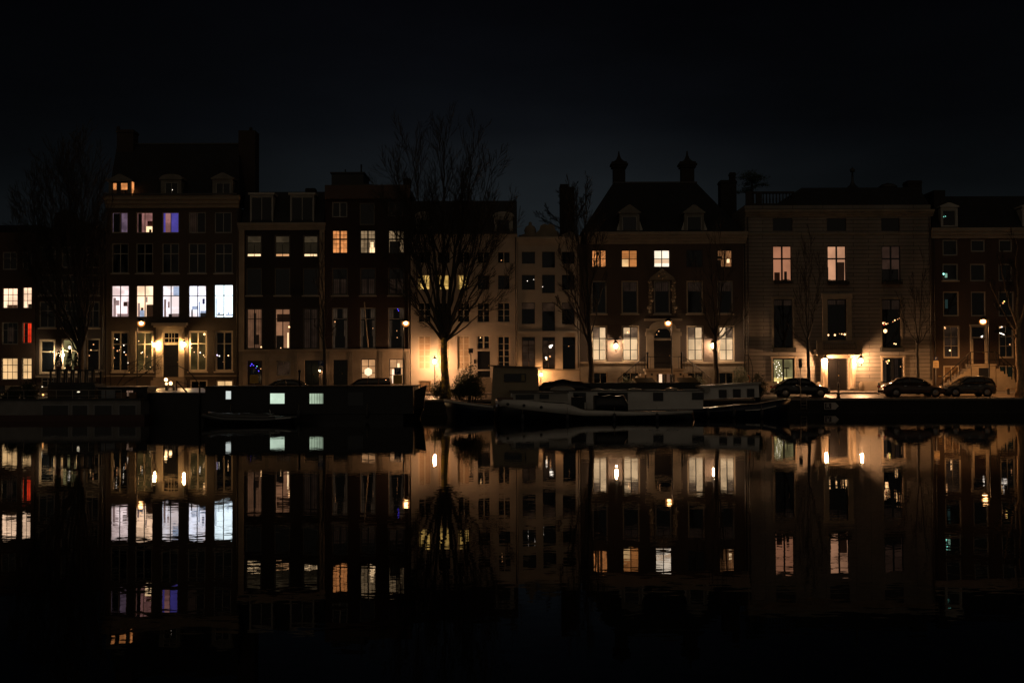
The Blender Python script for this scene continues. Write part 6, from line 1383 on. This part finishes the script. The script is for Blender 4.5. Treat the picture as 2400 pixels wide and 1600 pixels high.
# front motor launch E
YE = 78.6; xa, xb = PX(1157, 950, YE), PX(1628, 962, YE)
B2 = thing('motor_launch', 'black boat with a white upper strake and three portholes, outside the long barge', 'boat', ((xa + xb) / 2, YE, 0), 'boats moored at the quay')
zA = PZ(1160, 924, YE - 1.3); zB = PZ(1310, 938, YE - 1.3); zC = PZ(1380, 961, YE - 1.3); zD = PZ(1500, 964, YE - 1.3); zE = PZ(1628, 961, YE)
st = hull_rings((xa, xb), YE, 3.0, [(0, PZ(1160, 935, YE)), (.10, PZ(1205, 937, YE - 1.4)), (.34, PZ(1318, 945, YE - 1.4)), (.46, PZ(1375, 961, YE - 1.4)), (.75, PZ(1510, 965, YE - 1.4)), (1, PZ(1628, 961, YE))], stem=-.1, bowl=1.2, sternp=2.2, nst=40)
boat_hull(B2, st, YE, HULLK, flare=.9)
def hf(t):
    vt = 952 if t < .05 else 952 + 22 * ((t - .05) / .4) ** .8 if t < .45 else (974 - .0 * t)
    if t > .6: vt = 974 - 6 * ((t - .6) / .4) ** 2
    u = 1157 + (1628 - 1157) * t; zz = PZ(u, vt, YE - 1.4 if .03 < t < .97 else YE)
    zs_ = min(st, key=lambda s: abs(s[0] - t))[3]
    return (0.0, max(.1, zs_ - zz))
strake(B2, st, YE, BWHITE, 0, .3, 'white_strake', hf=hf, sides=(-1,)); strake(B2, st, YE, BWHITE, 0, .3, 'white_strake', hf=hf, sides=(1,))
MB().loft([[(x + rk, YE - hb + .06, z - .03), (x + rk, YE + hb - .06, z - .03), (x + rk, YE + hb - .06, z - .1), (x + rk, YE - hb + .06, z - .1)] for t, x, hb, z, rk in st]).build('deck', DECK, B2)
for u, v in ((1190, 947), (1228, 950), (1268.5, 954)): porthole(B2, u, v, YE - 1.53, .085, rim=BLACKP)
ye = YE - .8
cabin(B2, (1198, 921, 1332, 940), ye, 1.6, BWH2, 'cabin', .05, mat('roof_paint_dark', (.05, .045, .04), .22))
bwin(B2, (1210, 926, 1250, 934), ye + .015, GL_DARK); bwin(B2, (1266, 925, 1285, 933), ye + .015, GL_DARK)
MB().box(PX(1165, 925, ye), PX(1203, 925, ye), ye, ye + 1.2, PZ(1180, 937, ye), PZ(1180, 931, ye)).build('stern_locker', mat('varnished_wood', (.10, .05, .025), .25), B2)
x0, x1, z0, z1t = rectw((1395, 925, 1472, 960), YE - 1.0); rings = []
for i in range(9):
    f = i / 8; x = x0 + (x1 - x0) * f; h = (z1t - z0) * (.93 + .05 * math.sin(i * 2.)); 
    if i == 8: h *= .5
    rings.append([(x, YE - 1.05, z0 - .1), (x, YE - 1.0, z0 + h * .8), (x, YE - .7, z0 + h), (x, YE + .7, z0 + h), (x, YE + 1.0, z0 + h * .8), (x, YE + 1.05, z0 - .1)])
MB().loft(rings).build('cockpit_cover', TARP, B2)
MB().box(PX(1340, 945, YE), PX(1368, 945, YE), YE - .8, YE + .8, PZ(1350, 958, YE), PZ(1350, 930, YE)).build('steering_console', DECK, B2)
x0 = PX(1375, 940, YE - .5); MB().tube([(x0, YE - .6, .55), (x0, YE - .6, 1.15), (x0 + .5, YE - .6, 1.2), (x0 + .55, YE - .6, .6)], .02, 6).build('hand_rail', CHR, B2)
MB().tube([P(1560, 962, YE - 1.1), P(1590, 960.5, YE - 1.0)], .02, 6).tube([P(1520, 963, YE - 1.1), P(1546, 962, YE - 1.1)], .02, 6).build('deck_rail', CHR, B2)
# dark houseboat
YH = 79.0
xa, xb, z0, z1 = rectw((481, 905, 968, 985), YH)
B3 = thing('houseboat', 'long black houseboat with three bright windows and a flat roof', 'boat', ((xa + xb) / 2, YH, 0), 'boats moored at the quay')
KB = mat('tarred_boards', (.009, .009, .011), .45, noise=.25, nscale=2)
MB().box(xa, xb, YH, YH + 4.6, .42, z1 - .07).build('cabin', KB, B3)
MB().box(xa - .12, xb + .15, YH - .12, YH + 4.7, z1 - .069, z1).build('cabin_roof', mat('roofing_felt', (.03, .025, .022), .7), B3)
MB().loft([[(xa - .3, YH + 2.3, -.4), (xa - .3, YH + 2.35, .4)] + [(xa - .3, YH + 2.4, .4), (xa - .3, YH + 2.45, -.4)], [(xa + .2, YH - .15, -.4), (xa + .2, YH - .2, .4), (xa + .2, YH + 4.8, .4), (xa + .2, YH + 4.75, -.4)], [(xb - .6, YH - .15, -.4), (xb - .6, YH - .2, .4), (xb - .6, YH + 4.8, .4), (xb - .6, YH + 4.75, -.4)], [(xb + .1, YH + 1.6, -.4), (xb + .55, YH + 1.8, .8), (xb + .55, YH + 2.8, .8), (xb + .1, YH + 3, -.4)]], smooth=False).build('hull', HULLK, B3)
for k in range(int((xb - xa) / .6)): pass
LW1 = glow('lit_pale_green_white', (.80, 1.0, .80), 1.0, 'plain', .2, 1.2); LW2 = glow('lit_pale_green', (.48, .60, .44), .85, 'curtain', .35, .9); LW3 = glow('lit_milky', (.85, .92, .88), .9, 'plain', .1, 1.)
def lit_bwin(r, m_):
    x0, x1, z0, z1 = rectw(r, YH); w_ = bwin(B3, r, YH - .002, pane_clear(), BLACKP, .06)
    # the pane stands proud; behind it the lit blind
    MB().quad((x0, YH - .006, z0), (x1, YH - .006, z0), (x1, YH - .006, z1), (x0, YH - .006, z1)).build('lit_blind', m_, w_)
lit_bwin((529.5, 916, 541.5, 935), LW3); lit_bwin((633.5, 921.5, 667, 945.5), LW1); lit_bwin((725.5, 922, 757.5, 945.5), LW2)
bwin(B3, (815, 919, 851, 950), YH - .002, GL_BLUE, KB, .06)
MB().tube([(PX(702, 900, YH + 2), YH + 2, z1), (PX(702, 900, YH + 2), YH + 2, PZ(702, 871, YH + 2))], .07, 10).lathe((PX(702, 900, YH + 2), YH + 2, PZ(702, 871, YH + 2)), [(.10, 0), (.10, .08), (.02, .14)], 10).build('flue_pipe', IRON, B3)
pl = P(962, 905, YH + 1.5)
MB().loft([[(xb + .05, YH + 1.0, .3), (xb + .05, YH + 3.4, .3), (xb + .05, YH + 3.4, z1 - .3), (xb + .05, YH + 1, z1 - .3)], [(xb + .5, YH + 2.0, .7), (xb + .5, YH + 2.6, .7), (xb + .7, YH + 2.35, z1 + .02), (xb + .7, YH + 2.3, z1 + .02)]], smooth=False).build('bow', KB, B3)
# low dark barge between the houseboats, with a glowing wet roof
YL = 82.0; xa, xb, z0, z1 = rectw((350, 921, 489, 990), YL)
B4 = thing('cargo_barge', 'low dark barge with a pale roof, a lantern table and thin raised poles', 'boat', ((xa + xb) / 2, YL, 0), 'boats moored at the quay')
MB().box(xa, xb, YL, YL + 4.2, -.3, z1).build('hull', KB, B4)
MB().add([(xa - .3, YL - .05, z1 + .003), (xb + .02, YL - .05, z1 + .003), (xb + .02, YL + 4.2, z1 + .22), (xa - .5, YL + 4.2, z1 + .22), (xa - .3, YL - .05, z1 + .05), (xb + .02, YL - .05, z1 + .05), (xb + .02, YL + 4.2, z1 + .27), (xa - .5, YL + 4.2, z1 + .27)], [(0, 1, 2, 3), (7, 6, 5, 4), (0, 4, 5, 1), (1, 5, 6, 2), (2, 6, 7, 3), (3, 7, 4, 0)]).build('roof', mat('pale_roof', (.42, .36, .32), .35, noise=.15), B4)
t4 = thing('deck_table', 'small pale table with glowing lanterns on the low barge in front of the lit doorway', 'table', (PX(399, 912, YL + 2), YL + 2, z1 + .15))
x0, x1 = PX(380, 905, YL + 2), PX(418, 905, YL + 2); zt = PZ(399, 903, YL + 2)
MB().box(x0, x1, YL + 1.7, YL + 2.4, zt - .05, zt).build('table_top', BWH2, t4)
for dx in (.3, x1 - x0 - .3): MB().box(x0 + dx - .07, x0 + dx + .07, YL + 1.9, YL + 2.2, z1 + .12, zt - .051).build('leg', BWH2, t4)
for i, (u, v, r, st_) in enumerate(((389, 889, .13, 5), (400, 898, .13, 5), (390, 897, .10, 3))):
    c = P(u, v, YL + 2); zz = zt if i != 0 else zt + .22
    t = thing('table_lantern', ('tall glowing glass lantern standing highest on the deck table', 'round glowing lantern at the right of the deck table', 'small glowing lantern at the left of the deck table')[i], 'lantern', (c.x, YL + 2, zt), 'lanterns on the deck table')
    MB().ball((c.x, YL + 2, zt + r * 1.1 + (.24 if i == 0 else 0)), r * .9, 10, 1, 1.05).build('globe', glow('table_lantern_%d' % st_, (1.0, .60, .27), st_ * 1.3, 'bulb'), t)
    MB().lathe((c.x, YL + 2, zt), [(r * .8, 0), (r * .7, .03), (.02, .05), (.02, .12 + (.2 if i == 0 else 0))], 10).build('foot', IRON, t)
b = MB()
def pxl(pts, Y, r=.03): b.tube([P(a, c_, Y) for a, c_ in pts], r, 6)
pxl([(468, 985), (468, 905)], YL - .1, .06); pxl([(420, 858), (440, 868), (455, 884), (468, 902), (483, 912)], YL, .03); pxl([(415, 894), (440, 921)], YL, .045); pxl([(415, 893), (450, 903), (468, 905)], YL, .018); pxl([(414, 892), (414, 915)], YL, .04); pxl([(372, 856), (420, 857)], YL, .015)
b.build('mast_and_spars', IRON, B4)
# small sloop in front
YS = 74.5; xa, xb = PX(478, 962, YS), PX(690, 972, YS)
B5 = thing('small_sloop', 'small dark open boat with a pale grey cover, lying in front of the black houseboat', 'boat', ((xa + xb) / 2, YS, 0), 'boats moored at the quay')
st = hull_rings((xa, xb), YS, 1.9, [(0, .62), (.3, .42), (.7, .38), (1, .50)], stem=.15, bowl=1.0, sternp=1.4, nst=18)
boat_hull(B5, st, YS, HULLK, zk=-.3)
for sd in ((-1,), (1,)): strake(B5, st, YS, mat('grey_strake', (.16, .17, .18), .35), .03, .16, 'rubbing_strake', t0=0, t1=1, sides=sd)
rings = []
for t, x, hb, z, rk in st[1:15]:
    h = .10 + .16 * math.sin(math.pi * t) + .03 * math.sin(t * 30); rings.append([(x, YS - hb * .85, z), (x, YS - hb * .5, z + h * .7), (x, YS, z + h), (x, YS + hb * .5, z + h * .7), (x, YS + hb * .85, z)])
MB().loft(rings).build('boat_cover', mat('grey_tarpaulin', (.10, .105, .11), .4, bump=.015, bscale=5), B5)
b = MB().tube([P(630, 975, YS - .5), P(655, 974, YS - .5)], .025, 8).tube([P(645, 981, YS - .95), P(682, 978.5, YS - .8)], .03, 8); b.build('chrome_rail', mat('wet_white', (.8, .85, .85), .15), B5)
p0, p1 = P(632, 958, YS), P(634, 972, YS); MB().tube([p0, p1, P(642, 967, YS)], .02, 6).build('tiller', CHR, B5)
# left houseboat
YA = 80.2; xa, xb, z0, z1 = rectw((-60, 938, 330, 990), YA)
B6 = thing('houseboat', 'grey houseboat at the left with an upper glass cabin and pale shutters', 'boat', ((xa + xb) / 2, YA, 0), 'boats moored at the quay')
GH = mat('grey_hull', (.20, .195, .19), .6, noise=.2, nscale=1.2)
MB().box(xa, xb, YA, YA + 5, .38, z1).build('cabin', GH, B6)
MB().box(xa - .2, xb + .3, YA - .25, YA + 5.2, -.4, .379).build('hull', mat('hull_rust', (.06, .025, .02), .5), B6)
MB().box(xa - .1, xb + .1, YA - .12, YA + 5.1, z1 + .002, z1 + .09).build('cabin_roof', mat('grey_felt', (.04, .04, .04), .7), B6)
for (a, b__) in ((100, 160), (170, 205), (222, 262), (280, 318)): bwin(B6, (a, 950, b__, 976), YA, GL_BLUE, mat('grey_frame', (.28, .29, .31), .5), .05)
YA2 = YA + 1.2
def glassbox(r, Y, depth, posts, fm, glass=None, name='deck_cabin', rf=None):
    x0, x1, z0, z1 = rectw(r, Y); b = MB()
    for i in range(posts + 1):
        x = x0 + (x1 - x0 - .12) * i / posts
        b.box(x, x + .12, Y, Y + .1, z0, z1); b.box(x, x + .12, Y + depth - .1, Y + depth, z0, z1)
    b.box(x0 - .15, x1 + .15, Y - .15, Y + depth + .15, z1 + .002, z1 + .12); b.box(x0, x1, Y + .01, Y + .09, z0, z0 + .12)
    o = b.build(name, fm, B6)
    MB().quad((x0, Y + .05, z0), (x1, Y + .05, z0), (x1, Y + .05, z1), (x0, Y + .05, z1)).build('pane', pane_clear(), o)
    return o
x0, x1, zz0, zz1 = rectw((112, 900, 222, 937), YA2 + .5)
MB().box(x0, x1, YA2 + .5, YA2 + 2.6, zz0, zz1).build('upper_deck', mat('dark_boards', (.015, .015, .014), .6), B6)
glassbox((116, 870, 218, 900), YA2 + .6, 1.8, 6, mat('dark_posts', (.02, .018, .015), .5))
cabin(B6, (230, 908, 345, 937), YA2, 2.0, mat('dark_boards', (.015, .015, .014), .6), 'rear_cabin', 0, mat('grey_felt2', (.10, .09, .08), .5))
for (a, b__) in ((238, 247), (249, 270)):
    x0, x1, zz0, zz1 = rectw((a, 914, b__, 935), YA2); MB().box(x0, x1, YA2 - .03, YA2 - .001, zz0, zz1).build('shutter', mat('pale_shutter', (.20, .22, .25), .5), B6)
bwin(B6, (297, 915, 312, 928), YA2, glow('lit_boat_dim', (1, .6, .4), .16, 'curtain', .3, 2.), BLACKP)
c = P(101, 925, YA2 - .2); lt2 = MB().ball((c.x, c.y, c.z), .06, 8).build('deck_lamp', glow('boat_lamp_orange', (1.0, .42, .12), 4, 'bulb'), B6)
for k_, (u, v) in enumerate(((184, 918), (99, 906))): MB().ball(P(u, v, YA2 - .2), .045, 8, 2.2 if k_ == 0 else 1, .8).build('deck_lamp', glow('boat_lamp_pale', (1.0, .85, .6), 1.6, 'bulb'), B6)
# people-like covered planters on the upper cabin roof (dark conical shapes)
for i, (u, v0, h_) in enumerate(((137, 868, .95), (163, 868, 1.1), (178, 868, .85))):
    c = P(u, v0, YA2 + 1.2); t = thing('topiary_plant', ('dark cone shaped potted plant left on the glass cabin roof', 'tallest dark potted plant in the middle on the glass cabin roof', 'slim dark potted plant right on the glass cabin roof')[i], 'plant', (c.x, YA2 + 1.2, c.z), 'potted plants on the glass cabin roof')
    MB().lathe((c.x, YA2 + 1.2, c.z), [(.14, 0), (.18, .28), (.16, .28)], 10).build('pot', mat('clay', (.14, .06, .035), .8), t)
    b = MB(); rg = random.Random(60 + i)
    for k in range(500):
        f = rg.random() ** .8; rr_ = (.26 * (1 - f) + .05) * math.sqrt(rg.random()); a = rg.uniform(0, 6.28); p = Vector((c.x + rr_ * math.cos(a), YA2 + 1.2 + rr_ * math.sin(a), c.z + .28 + f * h_)); v = Vector((rg.uniform(-1, 1), rg.uniform(-1, 1), rg.uniform(-.2, 1))).normalized() * .06; o = v.orthogonal().normalized() * .025
        b.quad(p - v, p + o, p + v, p - o)
    b.build('foliage', LEAF, t)

# deck details: fenders, rails, crates
def fender(root, x, y, z):
    f = MB().lathe((x, y, z - .28), [(.03, 0), (.10, .05), (.11, .25), (.10, .48), (.03, .54)], 10).build('fender', mat('fender_rubber', (.03, .03, .035), .5), root)
    MB().bar((x, y, z + .26), (x, y + .1, z + .62), .012).build('rope', mat('rope', (.25, .21, .15), .9), f)
for u in (1225, 1330, 1440, 1540): fender(B2, PX(u, 965, YE - 1.68), YE - 1.68, .22)
for u in (1660, 1720, 1785): fender(B1, PX(u, 960, YB - 2.35), YB - 2.35, .30)
for u in (540, 700, 860): fender(B3, PX(u, 975, YH - .35), YH - .35, .42)
b = MB()
for i in range(8):
    x = PX(1655 + i * 17, 900, YB - 1.2 + .04 * i); z = 1.72 + .015 * i
    b.bar((x, YB - 1.2 + .05 * i, z), (x, YB - 1.2 + .05 * i, z + .32), .012, 5)
b.tube([(PX(1655, 900, YB - 1.2), YB - 1.2, 2.04), (PX(1774, 900, YB - .9), YB - .85, 2.14)], .012, 5)
b.build('guard_rail', mat('pale_tube', (.35, .32, .28), .4, metal=.3), B1)
b = MB()
for i in range(9):
    x = PX(-20 + i * 38, 930, YA + .1); b.bar((x, YA + .1, 1.15), (x, YA + .1, B6.location.z + 1.95), .018, 5)
b.tube([(PX(-20, 930, YA + .1), YA + .1, 1.95), (PX(284, 930, YA + .1), YA + .1, 1.95)], .02, 5).tube([(PX(-20, 930, YA + .1), YA + .1, 1.6), (PX(284, 930, YA + .1), YA + .1, 1.6)], .014, 5)
b.build('guard_rail', mat('pale_tube', (.35, .32, .28), .4, metal=.3), B6)
WOODC = mat('crate_wood', (.16, .10, .055), .7, noise=.2)
def crate(u, Y, z, w_, label):
    x = PX(u, 920, Y); t = thing('wooden_crate', label, 'crate', (x, Y, z), 'crates on the houseboat deck')
    for i in range(4): MB().box(x - w_ / 2, x + w_ / 2, Y - .2, Y - .18, z + .02 + i * .10, z + .10 + i * .10).build('slat', WOODC, t)
    MB().box(x - w_ / 2 + .01, x + w_ / 2 - .01, Y - .179, Y + .2, z, z + .40).build('box', WOODC, t)
crate(285, YA + .6, z1_top := PZ(285, 938, YA) + .092, .6, 'larger wooden crate on the left houseboat roof, right of the pale shutters')
crate(312, YA + .7, z1_top, .42, 'smaller wooden crate at the right end of the left houseboat roof')
